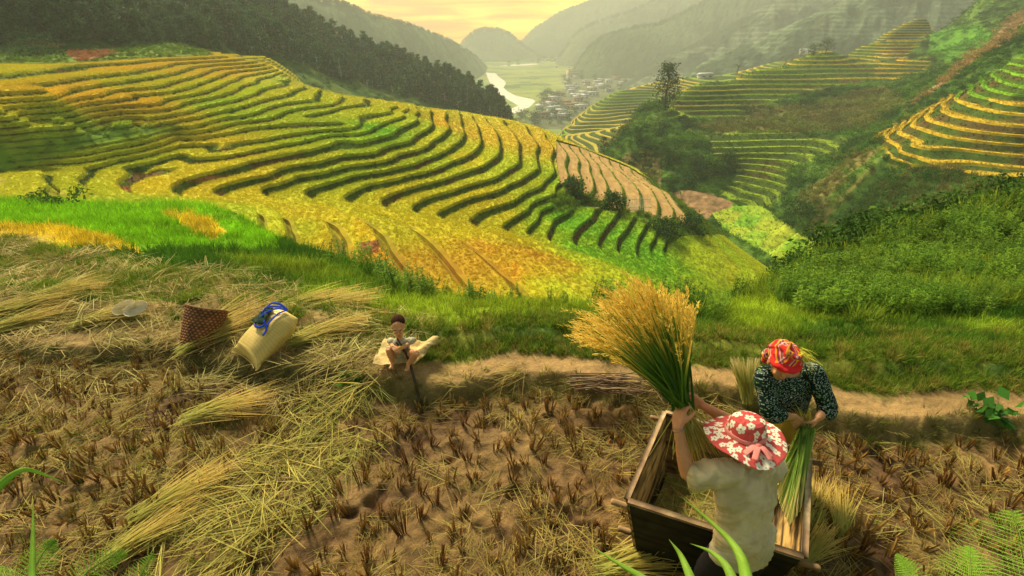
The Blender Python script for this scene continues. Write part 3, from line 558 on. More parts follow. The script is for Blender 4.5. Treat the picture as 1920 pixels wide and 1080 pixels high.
x, y = Vg[:, 0], Vg[:, 1]; d = y - yb(x); a = fbm(x / .5, y / .5, 4, 121); b = fbm(x / .07, y / .07, 3, 122)
hgt = Vg[:, 2]
mudc = lerp(np.array([.12, .062, .025]) * np.ones((len(x), 1)), np.array([.25, .158, .052]), np.clip(sstep(.35, .65, a) * .6 + .6 * sstep(-.06, .06, hgt), 0, 1))
mudc *= (.40 + .85 * b)[:, None]
pathc = np.array([.34, .22, .08]) * (.65 + .6 * a)[:, None]
gr = lerp(np.array([.07, .13, .014]) * np.ones((len(x), 1)), np.array([.22, .24, .03]), sstep(.4, .6, a)) * (.6 + .8 * b)[:, None]
dry = np.array([.33, .22, .08]) * (.6 + .8 * b)[:, None]
t = sstep(.34, .56, d + .35 * (a - .5)); col = lerp(mudc, pathc, sstep(-.03, .1, d)); left = sstep(-1.6, -3.0, x + .4 * (d - 2))
col = lerp(col, lerp(gr, dry, left * sstep(2.9, 2.4, d - dend(x) + 3)), t)
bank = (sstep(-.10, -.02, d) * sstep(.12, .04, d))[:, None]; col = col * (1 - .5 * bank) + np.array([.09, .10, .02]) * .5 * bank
FM = mat_basic("paddy_mud", attr=True, nscale=9, namp=.22, nscale2=45, bump=.9, bscale=30, dist=.02, rough=.8, spec=.25)
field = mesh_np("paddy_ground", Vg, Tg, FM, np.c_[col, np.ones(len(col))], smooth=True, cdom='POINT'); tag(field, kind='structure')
def gz(x, y): return float(ground(np.array(x), np.array(y)))
print("field", len(Tg))
# ================================================================ plants: blade and leaf builders
def rnd(a, b, n=None): return rng.uniform(a, b, n)
def unit(v): return v / np.maximum(np.linalg.norm(v, axis=-1, keepdims=True), 1e-9)
def blades(base, dr, Ln, w, droop, seg=4, tip=.15, col=None, twist=None):
    """curved tapering blades; returns verts, quads, per-vertex colours"""
    base = np.asarray(base, float); n = len(base); dr = unit(np.asarray(dr, float)); Ln = np.broadcast_to(Ln, n); w = np.broadcast_to(w, n); droop = np.broadcast_to(droop, n)
    side = np.cross(dr, np.array([0, 0, 1.]) + .001); bad = np.linalg.norm(side, axis=1) < .3; side[bad] = np.stack([np.cos(np.arange(bad.sum()) * 2.4), np.sin(np.arange(bad.sum()) * 2.4), np.zeros(bad.sum())], 1)
    side = unit(side + .5 * rng.normal(size=(n, 3)) * np.array([1, 1, .3]))
    t = np.linspace(0, 1, seg + 1)[None, :, None]
    hz = dr * np.array([1, 1, 0]); hz = unit(hz + 1e-6 * rng.normal(size=hz.shape))
    c = base[:, None] + dr[:, None] * (Ln[:, None, None] * t) + (hz[:, None] * .35 + np.array([0, 0, -1.])) * (droop * Ln)[:, None, None] * t ** 2.2
    ww = w[:, None, None] * .5 * (1 - (1 - tip) * t ** 1.5) * np.minimum(1, .55 + 2 * t)
    V = np.stack([c - side[:, None] * ww, c + side[:, None] * ww], 2).reshape(-1, 3)
    k = np.arange(n)[:, None] * (2 * (seg + 1)) + 2 * np.arange(seg)[None]; F = np.stack([k, k + 1, k + 3, k + 2], -1).reshape(-1, 4)
    if col is None: C = np.ones((len(V), 3))
    else:
        col = np.asarray(col, float)
        if col.ndim == 3: tt = np.repeat(np.linspace(0, 1, seg + 1), 2)[None, :, None]; C = (col[:, 0][:, None] * (1 - tt) + col[:, 1][:, None] * tt).reshape(-1, 3)
        else: C = np.repeat(col, 2 * (seg + 1), 0)
    return V, F, C
def leaves(cen, size, aspect=.5, up=.5, col=None, nrm=None):
    n = len(cen); size = np.broadcast_to(size, n)[:, None]; nr = unit(rng.normal(size=(n, 3)) + np.array([0, 0, up])) if nrm is None else nrm
    a = unit(np.cross(nr, rng.normal(size=(n, 3)))); b = np.cross(nr, a)
    V = np.stack([cen - a * size, cen + b * size * aspect - nr * size * .15, cen + a * size, cen - b * size * aspect - nr * size * .15], 1).reshape(-1, 3); F = np.arange(4 * n).reshape(n, 4)
    C = np.ones((4 * n, 3)) if col is None else np.repeat(col, 4, 0); return V, F, C
def tubes(paths, radii, ns=6):
    """list of polylines with radii -> verts, quads (numpy)"""
    Vs, Fs, o = [], [], 0
    for P, Rr in zip(paths, radii):
        P = np.asarray(P, float); Rr = np.broadcast_to(Rr, len(P)); T = unit(np.gradient(P, axis=0)); ref = np.array([0, 0, 1.]) if abs(T[0, 2]) < .9 else np.array([1., 0, 0])
        A = unit(np.cross(T, ref)); B = np.cross(T, A); an = np.arange(ns) / ns * 2 * math.pi
        V = P[:, None] + (A[:, None] * np.cos(an)[None, :, None] + B[:, None] * np.sin(an)[None, :, None]) * Rr[:, None, None]
        k = np.arange(len(P) - 1)[:, None] * ns; j = np.arange(ns)[None]; F = np.stack([k + j, k + (j + 1) % ns, k + ns + (j + 1) % ns, k + ns + j], -1).reshape(-1, 4) + o
        V = V.reshape(-1, 3); m = len(V); V = np.r_[V, P[:1], P[-1:]]; jj = np.arange(ns)
        cap = np.stack([np.full(ns, m), (jj + 1) % ns, jj, jj], -1); cap2 = np.stack([np.full(ns, m + 1), m - ns + jj, m - ns + (jj + 1) % ns, m - ns + (jj + 1) % ns], -1)
        Vs.append(V); Fs.append(F); o += len(V)
    return np.concatenate(Vs), np.concatenate(Fs)
def join(*parts):
    V, F, C, o = [], [], [], 0
    for p in parts: V.append(p[0]); F.append(p[1] + o); C.append(p[2] if len(p) > 2 else np.ones((len(p[0]), 3))); o += len(p[0])
    return np.concatenate(V), np.concatenate(F), np.concatenate(C)
def pmesh(name, part, mat, link=True, smooth=False):
    V, F, C = part; o = mesh_np(name, V, F, mat, np.c_[C, np.ones(len(C))], smooth=smooth, cdom='POINT')
    if not link: sc.collection.objects.unlink(o)
    return o
def plant_mat(name, inst=True, rough=.8, transl=.35, spec=.12, nsc=0):
    m = bpy.data.materials.new(name); m.use_nodes = True; t = m.node_tree; P = t.nodes['Principled BSDF']; P.inputs['Roughness'].default_value = rough; P.inputs['Specular IOR Level'].default_value = spec
    a = node(t, 'ShaderNodeAttribute', attribute_name='Col'); c = a.outputs['Color']
    if inst:
        b = node(t, 'ShaderNodeAttribute', attribute_name='tint', attribute_type='INSTANCER'); mm = node(t, 'ShaderNodeVectorMath', operation='MULTIPLY'); t.links.new(c, mm.inputs[0]); t.links.new(b.outputs['Color'], mm.inputs[1]); c = mm.outputs[0]
    if nsc:
        co = node(t, 'ShaderNodeTexCoord').outputs['Object']; n = node(t, 'ShaderNodeTexNoise'); n.inputs['Scale'].default_value = nsc; n.inputs['Detail'].default_value = 4; t.links.new(co, n.inputs['Vector'])
        r = node(t, 'ShaderNodeMapRange'); r.inputs['From Min'].default_value = .3; r.inputs['From Max'].default_value = .7; r.inputs['To Min'].default_value = .65; r.inputs['To Max'].default_value = 1.3; t.links.new(n.outputs['Fac'], r.inputs['Value'])
        mm = node(t, 'ShaderNodeVectorMath', operation='MULTIPLY'); t.links.new(c, mm.inputs[0]); t.links.new(r.outputs[0], mm.inputs[1]); c = mm.outputs[0]
    t.links.new(c, P.inputs['Base Color'])
    if transl:
        tr = node(t, 'ShaderNodeBsdfTranslucent'); t.links.new(c, tr.inputs[0]); ms = node(t, 'ShaderNodeMixShader'); ms.inputs[0].default_value = transl
        t.links.new(P.outputs[0], ms.inputs[1]); t.links.new(tr.outputs[0], ms.inputs[2]); t.links.new(ms.outputs[0], t.nodes['Material Output'].inputs[0])
    return m
def scatter(name, pts, scl, yaw, tilt, tint, variants, label=None):
    """one object of ground cover: plants set on points by a geometry-nodes modifier"""
    n = len(pts); me = bpy.data.meshes.new(name); me.vertices.add(n); me.vertices.foreach_set('co', np.asarray(pts, np.float32).ravel())
    def at(nm, ty, v): a = me.attributes.new(nm, ty, 'POINT'); a.data.foreach_set({'FLOAT': 'value', 'INT': 'value', 'FLOAT_VECTOR': 'vector', 'FLOAT_COLOR': 'color'}[ty], np.ascontiguousarray(v).ravel())
    rot = np.stack([tilt[0], tilt[1], yaw], 1).astype(np.float32)
    sc3 = np.asarray(scl, np.float32); sc3 = np.repeat(sc3[:, None], 3, 1) if sc3.ndim == 1 else sc3
    at('rot', 'FLOAT_VECTOR', rot); at('scl', 'FLOAT_VECTOR', sc3.astype(np.float32)); at('vid', 'INT', rng.integers(0, len(variants), n).astype(np.int32))
    tint = np.asarray(tint, np.float32); at('tint', 'FLOAT_COLOR', np.c_[tint, np.ones(n, np.float32)].astype(np.float32))
    me.update(); ob = bpy.data.objects.new(name, me); sc.collection.objects.link(ob); tag(ob, label, kind='stuff')
    ng = bpy.data.node_groups.new(name + "_nodes", 'GeometryNodeTree'); ng.interface.new_socket('Geometry', in_out='INPUT', socket_type='NodeSocketGeometry'); ng.interface.new_socket('Geometry', in_out='OUTPUT', socket_type='NodeSocketGeometry')
    gi = ng.nodes.new('NodeGroupInput'); go = ng.nodes.new('NodeGroupOutput'); ip = ng.nodes.new('GeometryNodeInstanceOnPoints'); gt = ng.nodes.new('GeometryNodeGeometryToInstance')
    for v in reversed(variants):
        oi = ng.nodes.new('GeometryNodeObjectInfo'); oi.inputs['Object'].default_value = v; ng.links.new(oi.outputs['Geometry'], gt.inputs[0])
    def na(nm, ty): q = ng.nodes.new('GeometryNodeInputNamedAttribute'); q.data_type = ty; q.inputs['Name'].default_value = nm; return next(o for o in q.outputs if o.enabled and o.name == 'Attribute')
    ng.links.new(gi.outputs[0], ip.inputs['Points']); ng.links.new(gt.outputs[0], ip.inputs['Instance']); ip.inputs['Pick Instance'].default_value = True
    ng.links.new(na('vid', 'INT'), ip.inputs['Instance Index']); ng.links.new(na('rot', 'FLOAT_VECTOR'), ip.inputs['Rotation']); ng.links.new(na('scl', 'FLOAT_VECTOR'), ip.inputs['Scale'])
    ng.links.new(ip.outputs[0], go.inputs[0]); md = ob.modifiers.new('plants', 'NODES'); md.node_group = ng; return ob
def sample(P, n, power=1.6, mask=None, colr=None):
    """random points on triangles P (k,3,3), weighted towards what lies near"""
    c = P.mean(1); u, v, d = proj(c); ar = np.linalg.norm(np.cross(P[:, 1] - P[:, 0], P[:, 2] - P[:, 0]), axis=1) / 2
    w = ar / np.maximum(d, 1) ** power * ((u > -120) & (u < 2040) & (v < 1200) & (d > .5))
    if mask is not None: w = w * mask(c, u, v, d)
    cs = np.cumsum(w); k = np.searchsorted(cs, rng.uniform(0, cs[-1], n)); k = np.minimum(k, len(P) - 1)
    a, b = rng.random(n), rng.random(n); f = a + b > 1; a[f], b[f] = 1 - a[f], 1 - b[f]; t = P[k]
    return t[:, 0] + (t[:, 1] - t[:, 0]) * a[:, None] + (t[:, 2] - t[:, 0]) * b[:, None], k
PM = plant_mat("leaf_green"); PMS = plant_mat("straw_dry", transl=.15, rough=.8)
def colv(n, a, b): t = rng.random((n, 1)); return np.array(a) * (1 - t) + np.array(b) * t
# ---- source shapes (kept out of the scene, only drawn by the ground cover)
def v_grass(nb=16, spread_=.22, lean=.5, wd_=.035):
    an = rnd(0, 6.28, nb); r = rnd(0, spread_, nb); b = np.stack([r * np.cos(an), r * np.sin(an), 0 * r], 1); l = rnd(.55, 1.05, nb)
    d = np.stack([np.cos(an) * lean * rnd(.2, 1, nb), np.sin(an) * lean * rnd(.2, 1, nb), np.ones(nb)], 1)
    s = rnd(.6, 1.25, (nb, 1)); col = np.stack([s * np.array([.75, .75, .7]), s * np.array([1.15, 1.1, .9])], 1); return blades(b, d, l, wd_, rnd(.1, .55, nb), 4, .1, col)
def v_rice(nb=22):
    an = rnd(0, 6.28, nb); r = rnd(0, .16, nb); b = np.stack([r * np.cos(an), r * np.sin(an), 0 * r], 1); d = np.stack([np.cos(an) * .35, np.sin(an) * .35, np.ones(nb)], 1)
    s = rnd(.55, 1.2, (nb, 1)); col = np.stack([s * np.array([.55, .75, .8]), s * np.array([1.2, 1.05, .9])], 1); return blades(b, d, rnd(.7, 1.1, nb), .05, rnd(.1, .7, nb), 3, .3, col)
def v_bush(n=170):
    p = unit(rng.normal(size=(n, 3))) * (rng.random((n, 1)) ** .35); lob = rng.normal(size=(5, 3)) * np.array([.55, .55, .3]); p = p * .55 + lob[rng.integers(0, 5, n)]; p[:, 2] = np.abs(p[:, 2] * .8 + .25)
    s = rnd(.5, 1.35, (n, 1)); return leaves(p, rnd(.07, .16, n), .5, .6, s * np.array([1, 1, .9]))
def v_weed(n=9):
    V = []
    for _ in range(n):
        x, y = rnd(-.22, .22), rnd(-.22, .22); h = rnd(.6, 1.05); lx, ly = rnd(-.15, .15), rnd(-.15, .15)
        k = 26; t = rnd(.15, 1, k); an = rnd(0, 6.28, k); b = np.stack([x + lx * t, y + ly * t, h * t], 1); d = np.stack([np.cos(an), np.sin(an), rnd(.1, .9, k)], 1); s = rnd(.6, 1.3, (k, 1))
        V.append(blades(b, d, .16 * (1.25 - t) + .04, .045, .25, 2, .1, s * np.array([1, 1, 1]))); V.append(blades([[x, y, 0]], [[lx, ly, h]], h, .014, 0, 2, .5, np.array([[.7, .6, .4]])))
    return join(*V)
def v_straw(n=26, ln=(.25, .6)):
    a0 = rnd(0, 6.28); an = a0 + rng.normal(size=n) * .55; b = np.stack([rnd(-.22, .22, n), rnd(-.22, .22, n), rnd(.005, .07, n)], 1); d = np.stack([np.cos(an), np.sin(an), rnd(-.04, .12, n)], 1)
    s = rnd(.5, 1.3, (n, 1)); return blades(b, d, rnd(*ln, n), .011, rnd(.0, .16, n), 4, .3, s * colv(n, (1, 1, 1), (.75, 1.0, .8)))
def v_stub(n=14):
    an = rnd(0, 6.28, n); r = rnd(0, .032, n); b = np.stack([r * np.cos(an), r * np.sin(an), -.02 + 0 * r], 1); l = rnd(.075, .155, n); d = np.stack([np.cos(an) * .25 + rnd(-.1, .1), np.sin(an) * .25 + rnd(-.1, .1), np.ones(n)], 1)
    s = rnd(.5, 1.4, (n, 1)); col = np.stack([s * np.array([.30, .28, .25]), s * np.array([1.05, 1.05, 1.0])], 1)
    return blades(b, unit(d), l, .012, .02, 2, .9, col)
V_GR = [pmesh("grass_blades", v_grass(), PM, False) for _ in range(5)]; V_RI = [pmesh("rice_stalks", v_rice(), PM, False) for _ in range(4)]
V_BU = [pmesh("bush_leaves", v_bush(), PM, False) for _ in range(5)]; V_WE = [pmesh("weed_stems", v_weed(), PM, False) for _ in range(5)]
V_ST = [pmesh("straw_strands", v_straw(), PMS, False) for _ in range(6)]
def tl(n, a): return (rng.normal(size=n) * a, rng.normal(size=n) * a)
# ---- scrub over the right hillsides and the wooded slope
def cover_of(Lx, k, amp=.35): c = Lx['col'][k]; return c * rnd(1 - amp, 1 + amp, (len(k), 1))
inf = L2['info']
m2 = (inf[:, 0] < 0) | (inf[:, 1] < .5); u2, w2 = inf[:, 2], inf[:, 3]
ok2 = m2 & ~inpoly(u2, w2, plots) & ~inpoly(u2, w2, plot_b)
wt = ok2 * (.25 + fbm(L2['P'].mean(1)[:, 0] / 12, L2['P'].mean(1)[:, 1] / 12, 3, 131) ** 2 * 2)
p, k = sample(L2['P'], 24000, 1.7, lambda c, u, v, d: wt)
dd = proj(p)[2]; s = np.clip(dd / 150, .35, 1.5) * rnd(.5, 1.7, len(p)); corn = inpoly(*proj(p)[:2], [(1330,250),(1340,215),(1520,195),(1700,150),(1660,240),(1600,262)])
tint = cover_of(L2, k) * np.array([1.15, 1.35, 1.1]); scatter("scrub_bushes", p, np.stack([s * 1.2, s * 1.2, s * np.where(corn, 1.2, .95)], 1), rnd(0, 6.28, len(p)), tl(len(p), .15), tint, V_BU, "low scrub and bushes covering the right hand slopes")
p, k = sample(L2['P'], 5200, 1.7, lambda c, u, v, d: inpoly(u, v, [(1335,245),(1345,222),(1500,200),(1640,165),(1700,170),(1650,245),(1560,252),(1400,250)]) * 3. + inpoly(u, v, [(1500,370),(1700,290),(1900,350),(1850,380),(1650,430)]) * 1.0 + inpoly(u, v, [(1180,330),(1240,225),(1330,240),(1300,330)]) * .5)
s = rnd(1.3, 2.4, len(p)); scatter("dry_maize", p, s, rnd(0, 6.28, len(p)), tl(len(p), .15), colv(len(p), (.24, .18, .07), (.12, .15, .04)), V_GR, "withered maize standing on the far slope")
p, k = sample(L4['P'], 1200, 1.2, lambda c, u, v, d: (L4['info'][:, 1] < .5) * 1.); s = rnd(.8, 2.4, len(p))
scatter("far_scrub", p, s, rnd(0, 6.28, len(p)), tl(len(p), .15), cover_of(L4, k), V_BU, "scrub on the far terraced spur")
bl = (TERR['mc'] < .5) & ~TERR['tail']
p, k = sample(TERR['P'], 5200, 1.5, lambda c, u, v, d: bl * (TERR['vc'] < 475) * (d > 38) * 1.); s = np.clip(proj(p)[2] / 100, .4, 1.2) * rnd(.4, 1.0, len(p)); inb = inpoly(*proj(p)[:2], bush)
scatter("bank_scrub", p, s * np.where(inb, 1.5, .8), rnd(0, 6.28, len(p)), tl(len(p), .1), TERR['col'][k] * rnd(.6, 1.4, (len(p), 1)), V_BU, "rough scrub on the banks between the terraces")
# ---- rice standing on the terraces
rm = TERR['onrice'] & (TERR['mc'] > .5) & ~TERR['harv'] & ~(nearside & (TERR['fc'] > .66))
ns = nearside & ~TERR['harv'] & (TERR['mc'] > .5) & (TERR['fc'] < .66)
p, k = sample(TERR['P'], 190000, 1.85, lambda c, u, v, d: (rm | ns | TERR['tail']) * 1.)
dd = proj(p)[2]; s = np.clip(dd / 150, .22, .5) * rnd(.7, 1.3, len(p)); p[:, 2] -= .08
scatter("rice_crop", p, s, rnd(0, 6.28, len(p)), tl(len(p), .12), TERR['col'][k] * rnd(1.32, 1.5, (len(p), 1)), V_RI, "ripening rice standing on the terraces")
wm = (~TERR['onrice']) & (TERR['mc'] > .5) & ~nearside
p, k = sample(TERR['P'], 42000, 1.7, lambda c, u, v, d: wm * 1.); dd = proj(p)[2]; s = np.clip(dd / 150, .18, .6) * rnd(.6, 1.4, len(p))
scatter("terrace_bank_grass", p, s, rnd(0, 6.28, len(p)), tl(len(p), .3), TERR['col'][k] * rnd(.7, 1.5, (len(p), 1)), V_GR, "grass growing on the terrace banks")
i2 = L2['info']; r2 = (i2[:, 0] > .03) & (i2[:, 0] < .52) & (i2[:, 1] > .5)
p, k = sample(L2['P'], 16000, 1.6, lambda c, u, v, d: r2 * 1. + inpoly(u, v, plots) * .6 + ((i2[:, 0] > .5) & (i2[:, 1] > .5)) * .5); dd = proj(p)[2]
scatter("hillside_rice", p, np.clip(dd / 190, .4, 1.1) * rnd(.6, 1.1, len(p)), rnd(0, 6.28, len(p)), tl(len(p), .12), L2['col'][k] * rnd(1.0, 1.25, (len(p), 1)), V_RI, "rice on the terraces of the far slopes")
# ---- grass and weeds of the near bank
def bw(c, u, v, d): return 1. * ((u < 1420) | (v > 480)) + .5
p, k = sample(L3['P'], 60000, 1.75, bw); uu, vv, dd = proj(p)
s = np.clip(dd / 42, .08, .5) * rnd(.6, 1.7, len(p)); tint = L3['col'][k] * rnd(.8, 1.9, (len(p), 1)) * (.65 + .9 * fbm(p[:, 0] / 1.2, p[:, 1] / 1.2, 3, 145))[:, None]; lush = (uu < 520) & (vv < 470); s = np.where(lush, s * .75, s)
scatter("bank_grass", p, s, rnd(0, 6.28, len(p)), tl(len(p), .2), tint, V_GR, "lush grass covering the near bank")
p, k = sample(L3['P'], 3000, 1.6, lambda c, u, v, d: inpoly(u, v, [(1440,560),(1560,505),(1920,390),(2100,350),(2100,600),(1500,600)]) * (.25 + 2.6 * (fbm(c[:, 0] / 1.5, c[:, 1] / 1.5, 3, 141) > .5)) + .25 * inpoly(u, v, [(600,500),(820,570),(1400,592),(1400,560),(900,560),(700,500)]))
uu, vv, dd = proj(p); s = np.clip(dd / 18, .3, .8) * rnd(.4, 1.4, len(p))
scatter("bank_weeds", p, s, rnd(0, 6.28, len(p)), tl(len(p), .12), colv(len(p), (.07, .17, .015), (.20, .34, .03)) * (.45 + 1.1 * fbm(p[:, 0] / 1.1, p[:, 1] / 1.1, 3, 146))[:, None], V_WE, "leafy weeds standing on the right bank")
p, k = sample(L3['P'], 2600, 1.5, lambda c, u, v, d: inpoly(u, v, [(1480,525),(1600,462),(1750,415),(1920,368),(2100,320),(2100,470),(1700,520),(1550,545)]) * 1. + .12 * inpoly(u, v, [(60,378),(110,372),(140,390),(60,392)]))
uu, vv, dd = proj(p); s = np.clip(dd / 30, .2, .6) * rnd(.4, 1.5, len(p))
scatter("bank_bushes", p, s, rnd(0, 6.28, len(p)), tl(len(p), .12), colv(len(p), (.025, .07, .01), (.08, .17, .02)), V_BU, "dark bushes along the ridge of the right bank")
p, k = sample(L3['P'], 11000, 1.6, lambda c, u, v, d: inpoly(u, v, [(1290,590),(1420,560),(1560,490),(1920,372),(2100,330),(2100,640),(1500,640)]) * (fbm(c[:, 0] / 1.7 + 4, c[:, 1] / 1.7, 3, 147) > .49))
uu, vv, dd = proj(p); s = np.clip(dd / 20, .25, .9) * rnd(.6, 1.5, len(p))
scatter("bank_tall_grass", p, s, rnd(0, 6.28, len(p)), tl(len(p), .3), colv(len(p), (.12, .24, .02), (.34, .44, .05)), V_GR, "tall arching grass in bright patches on the right bank")
# ================================================================ trees, village
def hit(P, u, v, l0=20, l1=700):
    lam = np.exp(np.linspace(math.log(l0), math.log(l1), 900)); d = ray(u, v); x, y, z = d[0] * lam, d[1] * lam, d[2] * lam + CAMH
    k = np.argmax(z < P.z(x, y)); return Vector((x[k], y[k], float(P.z(x[k:k + 1], y[k:k + 1])[0])))
BARK = mat_basic("bark", rgb=(.06, .045, .03), nscale=8, namp=.4, bump=.5, bscale=14)
CROWN = plant_mat("tree_leaves", inst=False, transl=.25); CROWNI = plant_mat("tree_leaves_mass", inst=True, transl=.25)
def pine(h=12, seed_puffs=34, q=30, leaf=.70, col=(.042, .105, .034)):
    tp = [(0, 0, 0), (rnd(-.2, .2), rnd(-.2, .2), h * .5), (rnd(-.4, .4), rnd(-.4, .4), h * .95)]; trunk = [tubes([tp], [[.09, .07, .03]], 6)]; cr = []
    for i in range(seed_puffs):
        t = rnd(.08, 1.0); a = rnd(0, 6.28); rad = (1.05 - t) ** .6 * h * .24 * rnd(.6, 1.2); c0 = np.array(tp[2]) * t; c = c0 + np.array([math.cos(a) * rad, math.sin(a) * rad, rnd(-.1, .5)])
        trunk.append(tubes([[c0 - [0, 0, .3], c]], [[.05, .02]], 4)); n = q; pz = rng.normal(size=(n, 3)) * np.array([.55, .55, .28]) * h / 12 * 1.1 + c; s = rnd(.5, 1.5, (n, 1))
        cr.append(leaves(pz, rnd(.5, 1.1, n) * leaf, .35, 1.0, s * np.array(col)))
    return join(*[(a, b) for a, b in trunk]), join(*cr)
def broad(h=8, w=3, puffs=26, q=42, leaf=.28, col=(.045, .10, .018), z0=.25, lob=1.0):
    tp = [(0, 0, 0), (rnd(-.2, .2), rnd(-.2, .2), h * .4), (rnd(-.3, .3), rnd(-.3, .3), h * .8)]; trunk = [tubes([tp], [[.035 * h, .022 * h, .008 * h]], 7)]; cr = []
    for i in range(puffs):
        t = rnd(z0, .98); a = rnd(0, 6.28); rad = math.sin(min(1, (t - z0) / (1 - z0) + .18) * 2.6) * w * .5 * rnd(.45, 1.25) * lob; c0 = np.array(tp[1]) * t * 2 if t < .5 else np.array(tp[2]) * t
        c = c0 * [1, 1, 0] + np.array([math.cos(a) * rad, math.sin(a) * rad, h * t]); trunk.append(tubes([[[c0[0], c0[1], max(h * t - .12 * h, .1)], c]], [[.010 * h, .003 * h]], 4))
        pz = rng.normal(size=(q, 3)) * np.array([.16, .16, .10]) * w + c; s = rnd(.5, 1.5, (q, 1)) * rnd(.8, 1.2); cr.append(leaves(pz, rnd(.5, 1.1, q) * leaf, .5, .8, s * np.array(col)))
    return join(*[(a, b) for a, b in trunk]), join(*cr)
def tree_obj(name, parts, loc, label, cat='tree', group=None, rz=0, s=1.0, tm=None):
    e = empty(name, loc, rz); e.scale = (s, s, s); tag(e, label, cat, group); t = pmesh("trunk", parts[0], BARK); t.parent = e; c = pmesh("crown", parts[1], CROWN); c.parent = e; return e
def copy_tree(o, parent=None):
    c = o.copy(); sc.collection.objects.link(c); c.parent = parent
    for ch in o.children: copy_tree(ch, c)
    return c
def woods(c, u, v, d): return inpoly(u, v, [(-200,75),(0,88),(110,80),(240,92),(360,98),(500,108),(560,118),(640,150),(700,165),(760,180),(850,200),(925,228),(960,245),(985,262),(930,200),(850,150),(760,105),(650,60),(560,0),(500,-120),(-200,-200)])
pp, kk = sample(L5['P'], 2600, 1.15, lambda c, u, v, d: woods(c, u, v, d) * 1.); edge = []
uu, vv, dd = proj(pp); o_ = np.argsort(dd); pp = pp[o_]
# thin out so that crowns do not merge into one lump
keep = []; 
for q in pp:
    if all((q[0] - r[0]) ** 2 + (q[1] - r[1]) ** 2 > 9 for r in keep[-400:]): keep.append(q)
keep = np.array(keep); proto = []
for i in range(6):
    proto.append(tree_obj("pine_tree", pine(rnd(10, 14)), (0, 0, 0), "tall dark pine in the wood on the hazy left hillside", group="pines of the left hillside wood"))
for i, q in enumerate(keep[:290]):
    o = proto[i] if i < 6 else copy_tree(proto[int(rng.integers(6))]); o.location = (q[0], q[1], q[2] - .4); o.rotation_euler = (rnd(-.05, .05), rnd(-.05, .05), rnd(0, 6.28)); f = rnd(.7, 1.25) * (.8 if q[1] < 95 else 1); o.scale = (f, f, f * rnd(.9, 1.15))
V_PI = [pmesh("pine_mass", join(*[(a, b, c) for a, b, c in pine(12)]), CROWNI, False) for _ in range(4)]
V_BR = [pmesh("wood_mass", broad(8, 6, 16, 26, .5)[1], CROWNI, False) for _ in range(4)]
rest = keep[290:]; n = len(rest); print("forest", len(keep))
scatter("distant_wood", rest, rnd(.7, 1.25, n), rnd(0, 6.28, n), tl(n, .04), rnd(.8, 1.3, (n, 3)) * np.array([1, 1, 1]), V_PI, "rest of the pine wood, thinning into haze")
p, k = sample(L5['P'], 6500, 1.5, lambda c, u, v, d: (.4 + woods(c, u, v, d)) * 1.); s = np.clip(proj(p)[2] / 150, .5, 1.6) * rnd(.6, 1.7, len(p))
scatter("wood_undergrowth", p, s, rnd(0, 6.28, len(p)), tl(len(p), .1), cover_of(L5, k) * np.array([1, 1.15, 1]), V_BU, "shrubs and undergrowth below the pine wood")
# far woods on crests: read as one fringe
P_, S_ = [], []
for q, (dens, hs) in {1: (430, 9), 2: (240, 16), 5: (260, 16), 6: (420, 13)}.items():
    th, rc, zc = RDG[q]; t = rng.random(dens) * (len(th) - 1); i0 = t.astype(int); w_ = t - i0; f = rnd(.985, 1.01, dens)
    th_, rc_, zc_ = [a[i0] * (1 - w_) + a[np.minimum(i0 + 1, len(a) - 1)] * w_ for a in (th, rc, zc)]
    P_.append(np.stack([rc_ * f * np.sin(th_), rc_ * f * np.cos(th_), zc_ - 3 - abs(1 - f) * 100], 1)); S_.append(hs / 8 * rnd(.6, 1.3, dens))
P_ = np.concatenate(P_); S_ = np.concatenate(S_); n = len(P_)
scatter("mountain_woods", P_, S_, rnd(0, 6.28, n), tl(n, .05), np.full((n, 3), .9), V_BR, "fringe of far trees along the mountain ridges")
# single trees one can point at
bt = tree_obj("tree", broad(20, 9.5, 34, 46, .62, (.035, .075, .02), .12, 1.0), hit(P2, 1246, 205, 150), "tall dark tree on the crest at the left end of the middle terraces")
bt.location.z -= 1
tree_obj("tree", broad(7.5, 3.6, 16, 40, .3, (.03, .07, .02), .18), hit(P2, 1131, 291, 120), "small lone dark tree at the foot of the hazy spur, beside the harvested strips")
RT_ = [(1466,116,6.5,6,"low round tree, leftmost of those above the middle terraces"),(1484,112,8,7,"bushy tree second from the left above the middle terraces"),(1500,108,11,6,"taller tree beside the low hut above the middle terraces"),(1525,106,8,7,"rounded tree just right of the low hut above the middle terraces"),(1548,100,9,8,"feathery tree left of the widest crown above the middle terraces"),(1576,98,12,10,"widest dark tree above the middle terraces, rightmost of its row"),(1350,134,6,6,"small tree beside the spiky palm on the crest")]
for u, v, h, w_, lb in RT_: q = hit(P2 if u > 1400 else P4, u, v, 200); tree_obj("tree", broad(h, w_, 18, 34, .42, (.035, .08, .02), .12), q, lb)
